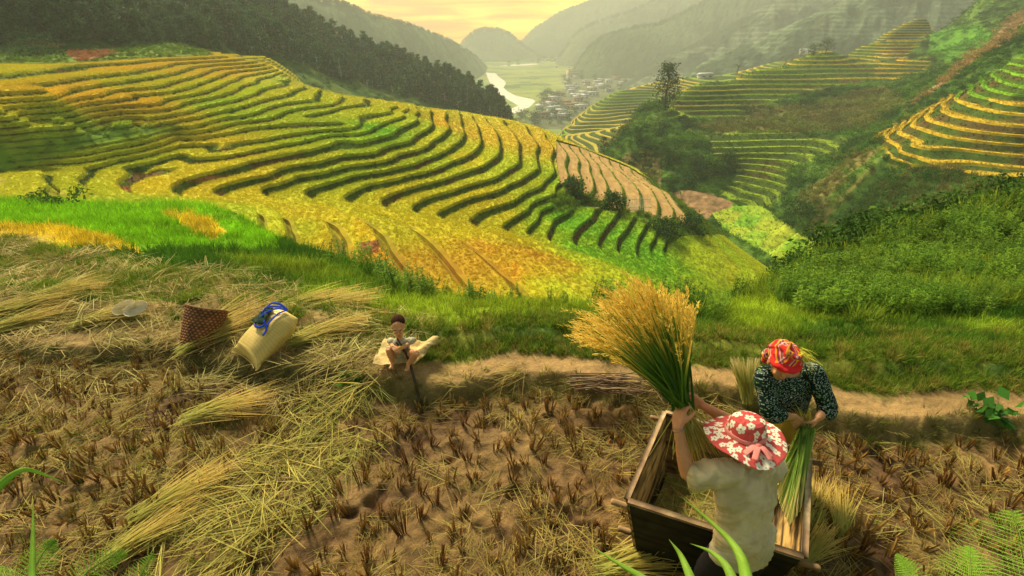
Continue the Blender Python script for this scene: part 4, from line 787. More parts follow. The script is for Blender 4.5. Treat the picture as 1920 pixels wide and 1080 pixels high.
SH = [(1300,318,7,8,"big dense shrub in the middle of the scrubby spur"),(1262,300,6,7,"rounded dark shrub left of the biggest one on the scrubby spur"),(1338,330,6,7,"dark shrub right of the biggest one on the scrubby spur"),(1240,255,5,6,"upper shrub on the shoulder of the scrubby spur"),(1365,305,5,6,"leafy shrub touching the left ends of the lower terraces"),(1290,345,5,6,"lowest dark shrub of the scrubby spur above the brown plots"),(1398,210,4,9,"wide low bush on the dry slope under the middle terraces"),(1510,200,4.5,6,"small bush standing amid the dry maize slope"),
      (1075,365,3,4.5,"bush at the end of the last yellow terrace, above the green ones"),(1150,392,3,4,"bush below the brown harvested strips"),(1240,440,3.2,5,"shrub between the green terraces and the bamboo frame"),(1295,430,3,4.5,"shrub at the tail of the spur above the last green terrace"),(75,112,5,9,"large dark bush left of the bare red earth"),(1560,470,4,7,"dark bush at the edge of the bright green plots"),(1500,405,4,8,"bush cluster on the slope above the bright green plots")]
for u, v, h, w_, lb in SH:
    PT = P5 if u < 200 else (P1 if (u < 1300 and v > 355) or (u == 1295) else P2); q = hit(PT, u, v, 40); e = tree_obj("shrub", broad(h, w_, 26, 40, .32, (.03, .085, .015), .02), q - Vector((0, 0, .3)), lb, 'shrub')
# palm by the hut
def palm():
    V = [];
    for i in range(16):
        a = i * 2.4; d = np.array([math.cos(a), math.sin(a), rnd(.4, 1.4)]); d /= np.linalg.norm(d); V.append(blades([[0, 0, 3.5]], [d], rnd(3, 4.2), 1.0, .45, 5, .1, rnd(.7, 1.3) * np.array([[.05, .11, .02]])))
    return tubes([[(0, 0, 0), (.1, 0, 3.6)]], [[.25, .2]], 7), join(*V)
tp, cp = palm(); q = hit(P4, 1382, 138, 200); tree_obj("palm", (join((tp[0], tp[1])), cp), q, "spiky palm on the crest left of the middle terraces", 'palm', s=1.7)
# ---------------- small huts and the village
WALLS = [mat_basic("wall_cream", rgb=(.62, .52, .36)), mat_basic("wall_white", rgb=(.66, .64, .58)), mat_basic("wall_ochre", rgb=(.60, .42, .16)), mat_basic("wall_pink", rgb=(.52, .36, .30))]
ROOFS = [mat_basic("roof_tile", rgb=(.34, .12, .07), nscale=.8, namp=.3), mat_basic("roof_tin", rgb=(.52, .53, .52), nscale=.6, namp=.2, rough=.4), mat_basic("roof_brown", rgb=(.18, .12, .09), nscale=.8, namp=.3)]
PANE = mat_basic("window_dark", rgb=(.05, .06, .07), rough=.3)
def boxm(x0, x1, y0, y1, z0, z1):
    V = np.array([(x, y, z) for x in (x0, x1) for y in (y0, y1) for z in (z0, z1)], float); F = np.array([(0, 1, 3, 2), (4, 6, 7, 5), (0, 4, 5, 1), (2, 3, 7, 6), (0, 2, 6, 4), (1, 5, 7, 3)]); return V, F
def pm(name, parts, mat, parent=None, smooth=False):
    V, F, _ = join(*parts); o = mesh_np(name, V, F, mat, smooth=smooth); o.parent = parent; return o
def house(loc, rz, w, d, h, wm_, rm_, label, floors=1, gable=True, wins=3, group=None, name="house"):
    e = empty(name, loc, rz); tag(e, label, 'house', group); pm("wall", [boxm(-w/2, w/2, -d/2, d/2, -2, h)], wm_, e)
    if gable:
        o = w * .06; r = d * .32; V = np.array([(-w/2-o, -d/2-o, h), (w/2+o, -d/2-o, h), (w/2+o, d/2+o, h), (-w/2-o, d/2+o, h), (-w/2-o, 0, h+r), (w/2+o, 0, h+r)]); F = np.array([(0, 1, 5, 4), (2, 3, 4, 5), (0, 4, 3, 3), (1, 2, 5, 5), (0, 3, 2, 1)]); pm("roof", [(V, F)], rm_, e)
    else: pm("roof", [boxm(-w/2-.5, w/2+.5, -d/2-.5, d/2+.5, h, h + .8)], rm_, e)
    for f in range(floors):
        for i in range(wins):
            x = -w/2 + w * (i + .5) / wins; z = h / floors * (f + .3); pm("window", [boxm(x - w/wins*.22, x + w/wins*.22, -d/2 - .06, -d/2 + .1, z, z + h/floors*.42)], PANE, e)
    return e
q = hit(P4, 1322, 146, 200); house(q, .3, 14, 6, 2.6, ROOFS[1], ROOFS[1], "low grey tin-roofed hut on the crest below the terraced mountain", wins=2, name="hut")
q = hit(P2, 1511, 100, 200); house(q + Vector((0, 0, .3)), -.2, 15, 6, 3.2, WALLS[1], ROOFS[1], "pale hut between two trees above the middle terraces", wins=2, name="hut")
house(Wz(1132, 140, VZ), -.1, 68, 20, 19, WALLS[2], ROOFS[2], "long yellow three-storey building at the far end of the village", 3, False, 12, name="school_building")
house(Wz(1077, 144, VZ), .25, 44, 20, 19, WALLS[0], ROOFS[2], "cream block of flats left of the long yellow building", 3, False, 7, name="apartment_block")
vt = [(1012,205,1,'white walled house under a tin roof at the river bend'),(1030,196,0,'brick-red roofed house behind the river bend'),(1060,196,0,'red roofed house on the lane into the village'),(1085,190,3,'pinkish house where the lane meets the spur'),(1038,209,1,'wide bright tin roof in the middle of the near houses'),(1052,214,1,'small house hidden among trees below the bright tin roof'),(1072,204,0,'ochre walled house right of the bright tin roof'),
      (1095,178,1,'long pale house above the lane'),(1110,170,2,'ochre house on the row behind the lane'),(1126,166,1,'white house on the row behind the lane'),(1100,160,0,'red roofed house below the cream block of flats'),(1120,158,1,'grey roofed house in front of the long yellow building'),(1142,155,1,'pale house at the right end before the long building'),(1155,150,0,'small house right of the long yellow building'),(1068,168,1,'house standing alone at the edge of the green fields'),
      (1165,160,1,'white house on the slope right of the village'),(1015,222,2,'lowest brown roofed house near the river'),(1040,188,1,'small shed beside the dark grove by the river'),(1090,206,1,'tin roofed house against the foot of the spur'),(1050,180,0,'house with red roof between grove and lane'),(1078,182,1,'white house in the middle of the lane row'),(1112,180,1,'last house of the lane row, next to the spur'),(1058,224,1,'single tin roof below the village grove')]
for i, (u, v, c, lb) in enumerate(vt):
    w_ = rnd(13, 24); house(Wz(u, v, VZ), rnd(-.6, .6), w_, rnd(8, 11), rnd(4, 8), WALLS[c], ROOFS[0] if 'red' in lb or c in (0, 3) else ROOFS[2 if 'brown' in lb else 1], lb, 1, True, 3)
ex = [(rnd(1040, 1180), rnd(126, 172)) for _ in range(22)] + [(rnd(1010, 1110), rnd(172, 222)) for _ in range(12)] + [(rnd(1015, 1100), rnd(104, 116)) for _ in range(14)]
hp = None
for u, v in ex:
    if hp is None: hp = house((0, 0, 0), 0, 14, 8, 5, WALLS[1], ROOFS[1], "small pale house crowded into the hazy village", 1, True, 2, "small houses of the village")
    o = hp if hp.location.length == 0 else copy_tree(hp); o.location = Wz(u, v, VZ); f = rnd(.6, 1.2) * (1.5 if v < 118 else 1); o.scale = (f, f, f); o.rotation_euler = (0, 0, rnd(-.8, .8))
# trees of the valley
tv = [(1018,188),(1026,184),(1034,183),(1044,186),(1022,196),(1012,212),(1000,225),(1005,232),(1060,208),(1078,214),(1100,198),(1048,204),(985,222),(975,228),(1040,222),(1052,232),(1030,232),(1068,226),(1095,224),(1130,150),(1160,168),(1172,160),(1185,150),(1115,150),(1058,150),(1066,158),(1180,170),(1150,140),(1010,118),(1022,114),(1035,116),(1090,150),(1140,172),(970,122),(955,124)]
vp = None
for u, v in tv:
    if vp is None: vp = tree_obj("tree", broad(14, 13, 16, 26, 1.1, (.05, .09, .03), .05), (0, 0, 0), "rounded hazy tree among the village houses", 'tree', "trees between the village houses")
    o = vp if vp.location.length == 0 else copy_tree(vp); o.location = Wz(u, v, VZ); f = rnd(.7, 1.3) * (1.4 if v < 126 else 1); o.scale = (f * rnd(.8, 1.4), f, f * rnd(.8, 1.1)); o.rotation_euler = (0, 0, rnd(0, 6))
tree_obj("tree", broad(22, 12, 26, 30, 1.0, (.04, .08, .03), .05), Wz(1002, 236, VZ), "dark pointed tree by the last fields below the village")
# bamboo frame on the spur's tail
bf = empty("bamboo_frame", hit(P1, 1196, 392, 60)); tag(bf, "leaning frame of bare bamboo poles below the harvested strips", "bamboo frame")
BAM = mat_basic("bamboo", rgb=(.42, .40, .28), nscale=4, namp=.3)
for i in range(12):
    x = -2.2 + i * .4; V, F = tubes([[(x, -1.2, rnd(0, .2)), (x + rnd(.2, .6), 1.4, rnd(1.7, 2.3))]], [[.05, .04]], 6); o = mesh_np("pole", V, F, BAM); o.parent = bf
for y, z in ((-.6, .55), (.9, 1.75)): V, F = tubes([[(-2.5, y, z), (2.7, y, z)]], [[.055, .05]], 6); o = mesh_np("rail", V, F, BAM); o.parent = bf
# ================================================================ stubble, straw and grass round the paddy
def onfield(n, f, y0=.9, y1=5.2, x0=-7.5, x1=6.5):
    x = rnd(x0, x1, n); y = rnd(y0, y1, n); d = y - yb(x); w = f(x, y, d); k = rng.random(n) < w; return x[k], y[k]
swA = [(-2.4,4.0),(-1.35,3.6),(-1.5,3.1),(-2.4,2.7),(-3.1,2.1),(-2.7,1.2),(-1.9,1.2),(-1.4,1.9),(-1.0,2.6),(-.75,3.3),(-1.1,3.95)]
def clear_(x, y): return ((x + 1.0) ** 2 + (y - 3.75) ** 2) > .42 ** 2
def swath(x, y):                                  # trampled strip of cut rice across the left of the field
    cx = np.interp(y, [1.0, 1.5, 2.0, 2.5, 3.0, 3.6, 4.2], [-1.9, -2.0, -2.1, -1.95, -1.8, -1.45, -1.5]); return np.clip(1.15 - np.abs(x - cx) / np.interp(y, [1, 2, 3, 4], [.5, .5, .55, .55]), 0, 1) * (y < 4.25)
bxc = Vector((1.40, 2.26))                        # middle of the threshing box
gxs = np.arange(-7.4, 6.6, .175); P_ = []
for j, yy in enumerate(np.arange(1.15, 5.3, .17)):
    x = gxs + rng.normal(size=len(gxs)) * .035 + .09 * (j % 2); y = yy + rng.normal(size=len(gxs)) * .035 - .10 * x; P_.append(np.stack([x, y], 1))
P_ = np.concatenate(P_); d = P_[:, 1] - yb(P_[:, 0]); inb = (np.abs((P_[:, 0] - bxc.x) * .86 + (P_[:, 1] - bxc.y) * -.5) < .55) & (np.abs((P_[:, 0] - bxc.x) * .5 + (P_[:, 1] - bxc.y) * .86) < .55)
ok = (d < -.08) & ~inb & (rng.random(len(d)) > .06) & (rng.random(len(d)) > swath(P_[:, 0], P_[:, 1]) * .85); P_ = P_[ok]
uu, vv, dd = proj(np.c_[P_, np.zeros(len(P_))]); ok = (uu > -60) & (uu < 1980) & (vv < 1150); P_ = P_[ok]; dd = dd[ok]; P_ = P_[np.argsort(dd)]; print("stubble", len(P_))
STUB = plant_mat("stubble_dry", inst=False, transl=.1, rough=.85)
def stubcol(part, c0, c1): V, F, C = part; return V, F, C * colv(1, c0, c1)
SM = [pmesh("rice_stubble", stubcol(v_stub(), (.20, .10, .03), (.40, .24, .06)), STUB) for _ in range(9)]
for i, (x, y) in enumerate(P_[:300]):
    o = SM[i] if i < 9 else SM[int(rng.integers(9))].copy()
    if i >= 9: sc.collection.objects.link(o)
    o.location = (x, y, gz(x, y)); o.rotation_euler = (rng.normal() * .14, rng.normal() * .14, rnd(0, 6.28)); f = rnd(.75, 1.3); o.scale = (f, f, f * rnd(.8, 1.25))
    tag(o, "cut brown rice stump standing in the dry mud of the paddy", "rice stubble", "rice stumps of the harvested paddy")
V_SB = [pmesh("stub_mass", v_stub(), PMS, False) for _ in range(6)]
Q = P_[300:]; n = len(Q); z = ground(Q[:, 0], Q[:, 1])
scatter("stubble_field", np.c_[Q, z], np.stack([rnd(.8, 1.3, n)] * 2 + [rnd(.7, 1.4, n)], 1), rnd(0, 6.28, n), tl(n, .16), colv(n, (.26, .14, .04), (.42, .29, .08)), V_SB, "further rice stumps of the harvested paddy")
# loose straw over the mud
x, y = onfield(9000, lambda x, y, d: (d < .15) * (.10 + .25 * (fbm(x / .5, y / .5, 3, 151) > .52) + .10 * sstep(-1.5, -4, x)) * (y * 1.35 + 1 > np.abs(x)))
n = len(x); scatter("loose_straw", np.stack([x, y, ground(x, y)], 1), rnd(.22, .6, n), rnd(0, 6.28, n), tl(n, .05), colv(n, (.24, .14, .04), (.46, .34, .10)), V_ST, "loose straw littering the mud")
x, y = onfield(3300, lambda x, y, d: swath(x, y) * .9 * clear_(x, y))
n = len(x); yaw = rng.normal(size=n) * .7 + .6; scatter("straw_swath", np.stack([x, y, ground(x, y) + rnd(0, .05, n)], 1), rnd(.45, .95, n), yaw, tl(n, .09), colv(n, (.20, .20, .04), (.52, .38, .10)), V_ST, "thick swath of cut rice straw across the left of the paddy")
# straw and dead grass lying on the left ledge
x, y = onfield(2600, lambda x, y, d: (d > .15) * (d < dend(x) + .3) * sstep(-.6, -2.0, x) * .55 + (np.abs(d) < .5) * sstep(-.5, -2.5, x) * .5 * clear_(x, y), 3.3, 8, -12, 0)
n = len(x); scatter("ledge_straw", np.stack([x, y, ground(x, y) + rnd(0, .03, n)], 1), rnd(.35, .9, n), rnd(0, 6.28, n), tl(n, .08), colv(n, (.30, .20, .06), (.62, .46, .18)), V_ST, "dry straw strewn over the left ledge")
# green tufts: ledge, bund edge, right hand banks
x, y = onfield(90000, lambda x, y, d: (d > .42) * (d < dend(x) + .8) * (np.where(x > -1.6, .95, .22 + .7 * (fbm(x / .7, y / .7, 2, 161) > .54))) * (1 - .8 * (np.abs(d - .72) < .05)), 3.2, 8, -12, 7.5)
n = len(x); cr_ = rng.random(n) < .25; scatter("ledge_grass", np.stack([x, y, ground(x, y) - .01], 1), rnd(.07, .20, n) * np.where(x > -1.6, 1.0, 1.1), rnd(0, 6.28, n), tl(n, .25), np.where(cr_[:, None], colv(n, (.30, .26, .06), (.42, .34, .10)), colv(n, (.08, .20, .015), (.24, .36, .04))), V_GR, "green grass growing on the ledge behind the paddy")
x, y = onfield(9000, lambda x, y, d: (np.abs(d + .02) < .13) * .95, 2.4, 6, -8, 7)
n = len(x); scatter("bund_weeds", np.stack([x, y, ground(x, y) - .01], 1), rnd(.07, .17, n), rnd(0, 6.28, n), tl(n, .35), colv(n, (.06, .11, .012), (.26, .25, .05)), V_GR, "weeds hanging over the edge of the earth bank")
x, y = onfield(6000, lambda x, y, d: (d > .1) * (d < .62) * .25 * (fbm(x / .4, y / .4, 2, 171) > .5) , 2.4, 6, -5, 7)
n = len(x); scatter("path_grass", np.stack([x, y, ground(x, y) - .01], 1), rnd(.05, .12, n), rnd(0, 6.28, n), tl(n, .3), colv(n, (.12, .2, .02), (.3, .3, .07)), V_GR, "sparse grass on the earth path")
x, y = onfield(5200, lambda x, y, d: (y < 1.9) * sstep(2.1, 1.3, y) * .35 + (np.abs(x + 3.4) < 1.8) * (y < 3.4) * .25, .8, 5.2, -6, 4.5)
n = len(x); scatter("field_grass", np.stack([x, y, ground(x, y) - .01], 1), rnd(.09, .24, n), rnd(0, 6.28, n), tl(n, .35), colv(n, (.10, .16, .02), (.32, .30, .05)), V_GR, "sprouting grass among the stubble")
# ================================================================ figures
def eloft(P, rx, ry, side=(1, 0, 0), ns=20, dome=True):
    """closed loft with elliptical rings: rx along side, ry across; rounded ends"""
    P = np.asarray(P, float); n = len(P); rx = np.broadcast_to(rx, n).astype(float); ry = np.broadcast_to(ry, n).astype(float)
    m = max(n * 4, 8); t0 = np.linspace(0, 1, n); t1 = np.linspace(0, 1, m)
    def cat(a):                                                    # smooth resampling
        a = np.asarray(a, float); d = np.gradient(a, axis=0); k = np.clip((t1 * (n - 1)).astype(int), 0, n - 2); f = t1 * (n - 1) - k
        if a.ndim > 1: f = f[:, None]
        h = lambda x: x; f2, f3 = f * f, f * f * f; return (2*f3-3*f2+1) * a[k] + (f3-2*f2+f) * d[k] + (-2*f3+3*f2) * a[k+1] + (f3-f2) * d[k+1]
    P, rx, ry = cat(P), cat(rx), cat(ry); T = unit(np.gradient(P, axis=0)); s = np.asarray(side, float)
    A = unit(s[None] - (T @ s)[:, None] * T); B = np.cross(T, A); 
    if dome:
        a0 = P[:1] - T[:1] * min(rx[0], ry[0]) * .45; a1 = P[-1:] + T[-1:] * min(rx[-1], ry[-1]) * .45
        P = np.r_[a0, P, a1]; A = np.r_[A[:1], A, A[-1:]]; B = np.r_[B[:1], B, B[-1:]]; rx = np.r_[rx[0] * .6, rx, rx[-1] * .6]; ry = np.r_[ry[0] * .6, ry, ry[-1] * .6]
    an = np.arange(ns) / ns * 2 * math.pi
    V = P[:, None] + A[:, None] * np.cos(an)[None, :, None] * rx[:, None, None] + B[:, None] * np.sin(an)[None, :, None] * ry[:, None, None]
    k = np.arange(len(P) - 1)[:, None] * ns; j = np.arange(ns)[None]; F = np.stack([k + j, k + (j + 1) % ns, k + ns + (j + 1) % ns, k + ns + j], -1).reshape(-1, 4)
    V = V.reshape(-1, 3); m = len(V); V = np.r_[V, P[:1], P[-1:]]; jj = np.arange(ns)
    F = np.r_[F, np.stack([np.full(ns, m), (jj + 1) % ns, jj, jj], -1), np.stack([np.full(ns, m + 1), m - ns + jj, m - ns + (jj + 1) % ns, m - ns + (jj + 1) % ns], -1)]
    return V, F
def ball(c, r, rot=None):
    an = np.linspace(0, math.pi, 13); V, F = eloft(np.stack([0 * an, 0 * an, -np.cos(an)], 1), np.maximum(np.sin(an), .02), np.maximum(np.sin(an), .02), dome=False)
    V = V * np.asarray(r, float);
    if rot is not None: V = V @ np.array(rot.to_3x3() if hasattr(rot, 'to_3x3') else rot).T
    return V + np.asarray(c, float), F
def fuse(name, parts, voxel, mat, smooth=6, colf=None, parent=None, disp=None):
    V, F = join(*parts)[:2]; F = [tuple(dict.fromkeys(f)) for f in F.tolist()]; me = bpy.data.meshes.new(name); me.from_pydata(V.tolist(), [], F); o = bpy.data.objects.new(name, me); sc.collection.objects.link(o)
    bm = bmesh.new(); bm.from_mesh(me); bmesh.ops.recalc_face_normals(bm, faces=bm.faces); bm.to_mesh(me); bm.free()
    a = o.modifiers.new('r', 'REMESH'); a.mode = 'VOXEL'; a.voxel_size = voxel; b = o.modifiers.new('s', 'SMOOTH'); b.factor = .5; b.iterations = smooth
    dg = bpy.context.evaluated_depsgraph_get(); m2 = bpy.data.meshes.new_from_object(o.evaluated_get(dg)); o.modifiers.clear(); o.data = m2; m2.name = name
    n = len(m2.vertices); co = np.empty(n * 3, np.float32); m2.vertices.foreach_get('co', co); co = co.reshape(-1, 3).astype(float); nr = np.empty(n * 3, np.float32); m2.vertices.foreach_get('normal', nr); nr = nr.reshape(-1, 3).astype(float)
    if disp is not None: co = co + disp(co, nr); m2.vertices.foreach_set('co', co.astype(np.float32).ravel())
    m2.polygons.foreach_set('use_smooth', np.ones(len(m2.polygons), bool))
    if colf is not None:
        c = colf(co, nr); at = m2.color_attributes.new('Col', 'FLOAT_COLOR', 'POINT'); at.data.foreach_set('color', np.c_[c, np.ones(n)].astype(np.float32).ravel())
    m2.update(); m2.materials.append(mat); o.parent = parent; return o
A_ = lambda *p: np.array(p, float)
def limb(P, r, side=(1, 0, 0), fl=1.0): return eloft(P, r, np.asarray(r) * fl, side, 14)
def hand(Wr, D, Np, s=1.0, curl=(.9, 1.0, .7), side=1, spread_=.0, thumb=(.7, .6, .5), tcurl=.5):
    Wr, D, Np = map(lambda a: np.asarray(a, float), (Wr, D, Np)); D = unit(D); Np = unit(Np - D * (Np @ D)); S = np.cross(D, Np) * side; out = []
    for f in range(4):
        o = (f - 1.5) * .0205 * s; kn = Wr + D * (.082 - .004 * abs(f - 1)) * s + S * o; out.append(limb([Wr + S * o * .5 - D * .01, Wr + D * .04 * s + S * o * .85, kn], [.0135 * s, .0135 * s, .0105 * s]))
        a = 0; p = kn; ch = [kn]; L = np.array([.040, .026, .021]) * s * (1, 1.1, 1.0, .8)[f]; 
        for k in range(3): a += curl[k] * (1 + .08 * (f - 1.5)); d = D * math.cos(a) + Np * math.sin(a) + S * spread_ * (f - 1.5); p = p + unit(d) * L[k]; ch.append(p)
        out.append(limb(ch, [.0094 * s, .0086 * s, .0078 * s, .0062 * s]))
    t0 = Wr + D * .018 * s - S * .018 * s; td = unit(-S * thumb[0] + D * thumb[1] + Np * thumb[2]); t1 = t0 + td * .042 * s; td2 = unit(td + Np * tcurl + D * .25 + S * .2); t2 = t1 + td2 * .030 * s; t3 = t2 + unit(td2 + Np * tcurl + S * .2) * .022 * s
    out.append(limb([t0, t1, t2, t3], [.0145 * s, .0118 * s, .0098 * s, .0075 * s])); return out
def frame(fwd, up):                                                 # columns: right, forward, up
    f = unit(np.asarray(fwd, float)); u = np.asarray(up, float); u = unit(u - f * (u @ f)); r = np.cross(f, u); return np.stack([r, f, u], 1)
def head(c, M, s=1.0, ears=True, baby=False):
    """head pieces in a local frame: x right, y forward (face), z up"""
    q = lambda x, y, z: c + M @ (A_(x, y, z) * s); out = []
    b = lambda p, r: (lambda VF: ((VF[0] @ M.T) + q(*p), VF[1]))(ball((0, 0, 0), np.array(r) * s))
    out += [b((0, -.012, .025), (.076, .092, .090)), b((0, .030, -.035), (.058, .058, .068)), b((0, .045, -.085), (.034, .034, .026)), b((0, .070, .018), (.052, .022, .022))]
    out += [b((0, .094, -.026), (.011, .018, .016)), b((0, .088, -.008), (.008, .014, .026)), b((0, .080, -.060), (.024, .016, .008)), b((0, .078, -.072), (.020, .016, .008))]
    out += [b((.036, .068, -.034), (.024, .022, .020)), b((-.036, .068, -.034), (.024, .022, .020))]
    for e in (-1, 1): out.append(b((.076 * e, -.004, -.012), (.010, .020, .030)))
    return out
def facecol(c, M, skin, s=1.0, lip=(.42, .14, .10), brow=(.03, .02, .015)):
    def f(P, N):
        L_ = (P - c) @ M / s; n = fbm(P[:, 0] * 60 + P[:, 2] * 31, P[:, 1] * 60, 3, 5)[:, None]; col = np.array(skin) * (.82 + .36 * n)
        for e in (-1, 1):
            ey = ((L_[:, 0] - .031 * e) / .0135) ** 2 + ((L_[:, 2] + .004 - .001) / .0042) ** 2; col = np.where(((ey < 1) & (L_[:, 1] > .05))[:, None], np.array([.035, .02, .015]), col)
            br = ((L_[:, 0] - .032 * e) / .020) ** 2 + ((L_[:, 2] - .017 - .1 * .02) / .0045) ** 2; col = np.where(((br < 1) & (L_[:, 1] > .045))[:, None], np.array(brow), col)
            ns_ = ((L_[:, 0] - .006 * e) / .003) ** 2 + ((L_[:, 2] + .038) / .003) ** 2; col = np.where(((ns_ < 1) & (L_[:, 1] > .07))[:, None], col * .4, col)
        lp = (L_[:, 0] / .024) ** 2 + ((L_[:, 2] + .066) / .0085) ** 2; col = np.where(((lp < 1) & (L_[:, 1] > .05))[:, None], np.array(lip), col)
        ml = (L_[:, 0] / .022) ** 2 + ((L_[:, 2] + .066) / .0018) ** 2; col = np.where(((ml < 1) & (L_[:, 1] > .05))[:, None], np.array([.12, .03, .025]), col)
        return col
    return f
SKIN = plant_mat("skin", inst=False, transl=0, rough=.5, spec=.4); CLOTH = plant_mat("cloth", inst=False, transl=.08, rough=.9, spec=.1)
WOODM = plant_mat("old_wood", inst=False, transl=0, rough=.75, spec=.2, nsc=14)
def solid(name, parts, col, mat, parent, smooth=True):
    V, F, _ = join(*parts); C = col(V) if callable(col) else np.tile(np.array(col, float), (len(V), 1)); o = pmesh(name, (V, F, C), mat, smooth=smooth); o.parent = parent; return o
def npv(v): return np.array(v, float)
# ---------------------------------------------------------------- threshing box
bx = empty("threshing_box", (0, 0, 0)); tag(bx, "big open wooden threshing box standing in the stubble between the two reapers", "threshing box")
TOP = [Wz(1181, 938, .60), Wz(1249, 778, .60), Wz(1512, 850, .60), Wz(1501, 1040, .60)]     # near-left, far-left, far-right, near-right
TOP = [npv(p) for p in TOP]; cen = sum(TOP) / 4; BOT = [A_(*(cen[:2] + (p[:2] - cen[:2]) * .80), .02) for p in TOP]
def plank(p0, p1, q1, q0, th, out, n=(14, 8), mat_=None, colf=None):
    """bevelled board between four corners, thickness th outward"""
    a = np.linspace(0, 1, n[0])[:, None, None]; b = np.linspace(0, 1, n[1])[None, :, None]
    S = (p0 * (1 - a) + p1 * a) * (1 - b) + (q0 * (1 - a) + q1 * a) * b; o = unit(np.asarray(out, float)); S2 = S + o * th
    V = np.r_[S.reshape(-1, 3), S2.reshape(-1, 3)]; m = n[0] * n[1]; I = np.arange(m).reshape(n); F = []
    q = np.stack([I[:-1, :-1], I[1:, :-1], I[1:, 1:], I[:-1, 1:]], -1).reshape(-1, 4); F = [q[:, ::-1], q + m]
    for e in (I[0], I[-1][::-1], I[:, 0][::-1], I[:, -1]): F.append(np.stack([e[:-1], e[1:], e[1:] + m, e[:-1] + m], -1))
    return V, np.concatenate(F)
def woodcol(base, dark, axis, fr=30):
    def f(V):
        ax = np.asarray(axis, float); g = V - (V @ ax)[:, None] * ax; n = fbm(g[:, 2] * fr + g[:, 0] * 9, V @ ax * 3, 4, 7); n2 = fbm(V[:, 0] * 5, V[:, 2] * 6 + V[:, 1] * 3, 3, 8)
        return lerp(lerp(np.array(dark) * np.ones((len(V), 1)), np.array(base), sstep(.35, .62, n)), np.array(dark), sstep(.55, .8, n2) * .8)
    return f
names = [("left", 0, 1), ("far", 1, 2), ("right", 2, 3), ("near", 3, 0)]
for nm, i, j in names:
    p0, p1, q0, q1 = BOT[i], BOT[j], TOP[i], TOP[j]; ax = unit(q1 - q0); out = unit(np.cross(ax, q0 - p0)); out = out * np.sign(out @ (((q0 + q1) / 2) - cen * [1, 1, 0] - [0, 0, .5 * 0]) * 1.0) if True else out
    mid = (q0 + q1) / 2 - cen; out = out if out[:2] @ mid[:2] > 0 else -out
    e = .10 if nm in ('near', 'far') else 0.0
    P0, P1, Q0, Q1 = p0 - ax * .0, p1 + ax * .0, q0 - ax * .0, q1 + ax * .0
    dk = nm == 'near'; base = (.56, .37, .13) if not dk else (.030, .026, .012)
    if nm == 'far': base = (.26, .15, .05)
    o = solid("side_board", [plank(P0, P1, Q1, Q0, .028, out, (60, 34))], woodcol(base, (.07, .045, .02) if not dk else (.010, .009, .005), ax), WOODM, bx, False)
    rim = [plank(q0 - ax * .01 + A_(0, 0, .004), q1 + ax * .01 + A_(0, 0, .004), q1 + ax * .01 + A_(0, 0, .022), q0 - ax * .01 + A_(0, 0, .022), .036, out, (16, 3))]
    solid("rim", rim, woodcol((.42, .31, .17), (.2, .13, .07), ax), WOODM, bx, False)
    if nm in ('near', 'far'):
        for (pt, sgn, zz, ln) in ((q0, -1, -.06, .16), (q1, 1, -.06, .16), (p0 * .45 + q0 * .55, -1, -.08, .13), (p1 * .45 + q1 * .55, 1, -.08, .13)):
            a = pt + A_(0, 0, zz) + ax * sgn * .01; b = a + ax * sgn * ln * .6; r = eloft([a, (a + b) / 2, b], [.024] * 3, [.020] * 3, out, 4); solid("handle", [r], woodcol((.30, .19, .09), (.12, .07, .03), ax), WOODM, bx, False)
solid("floor_board", [plank(BOT[0] + [0, 0, .03], BOT[1] + [0, 0, .03], BOT[2] + [0, 0, .03], BOT[3] + [0, 0, .03], .02, (0, 0, 1), (10, 10))], (.2, .13, .06), WOODM, bx, False)
# grain and chaff lying in the box
n = 70; a, b = np.meshgrid(np.linspace(.03, .97, n), np.linspace(.03, .97, n), indexing='ij'); k = .14
C4 = [BOT[i] * (1 - k) + TOP[i] * k for i in range(4)]; G = ((C4[0] * (1 - a[..., None]) + C4[3] * a[..., None]) * (1 - b[..., None]) + (C4[1] * (1 - a[..., None]) + C4[2] * a[..., None]) * b[..., None]); G[..., 2] += .10 * (fbm(a * 5, b * 5, 3, 9) - .4) + .05 * np.sin(a * 3.1)
V = G.reshape(-1, 3); gm = mat_basic("rice_grain", attr=True, nscale=60, namp=.5, nscale2=160, bump=1, bscale=120, dist=.01); gcol = lerp(np.array([.40, .28, .07]) * np.ones((len(V), 1)), np.array([.26, .22, .06]), sstep(.4, .6, fbm(V[:, 0] * 12, V[:, 1] * 12, 3, 3)))
g = mesh_np("grain_heap", V, grid_tris(n, n), gm, np.c_[gcol, np.ones(len(V))], smooth=True, cdom='POINT'); tag(g, "threshed rice grain lying in the bottom of the wooden box", "grain")
ct = empty("chaff", tuple(cen[:2]) + (.16,)); tag(ct, "loose green and yellow stalks fallen into the threshing box", "straw")
bs = np.stack([rnd(-.36, .36, 240), rnd(-.34, .34, 240), rnd(-.02, .05, 240)], 1); an = rnd(0, 6.28, 240); o = pmesh("stalks", blades(bs, np.stack([np.cos(an), np.sin(an), rnd(-.05, .5, 240)], 1), rnd(.12, .3, 240), .008, .3, 4, .3, colv(240, (.18, .26, .03), (.55, .42, .12))), plant_mat("stalks", False)); o.parent = ct
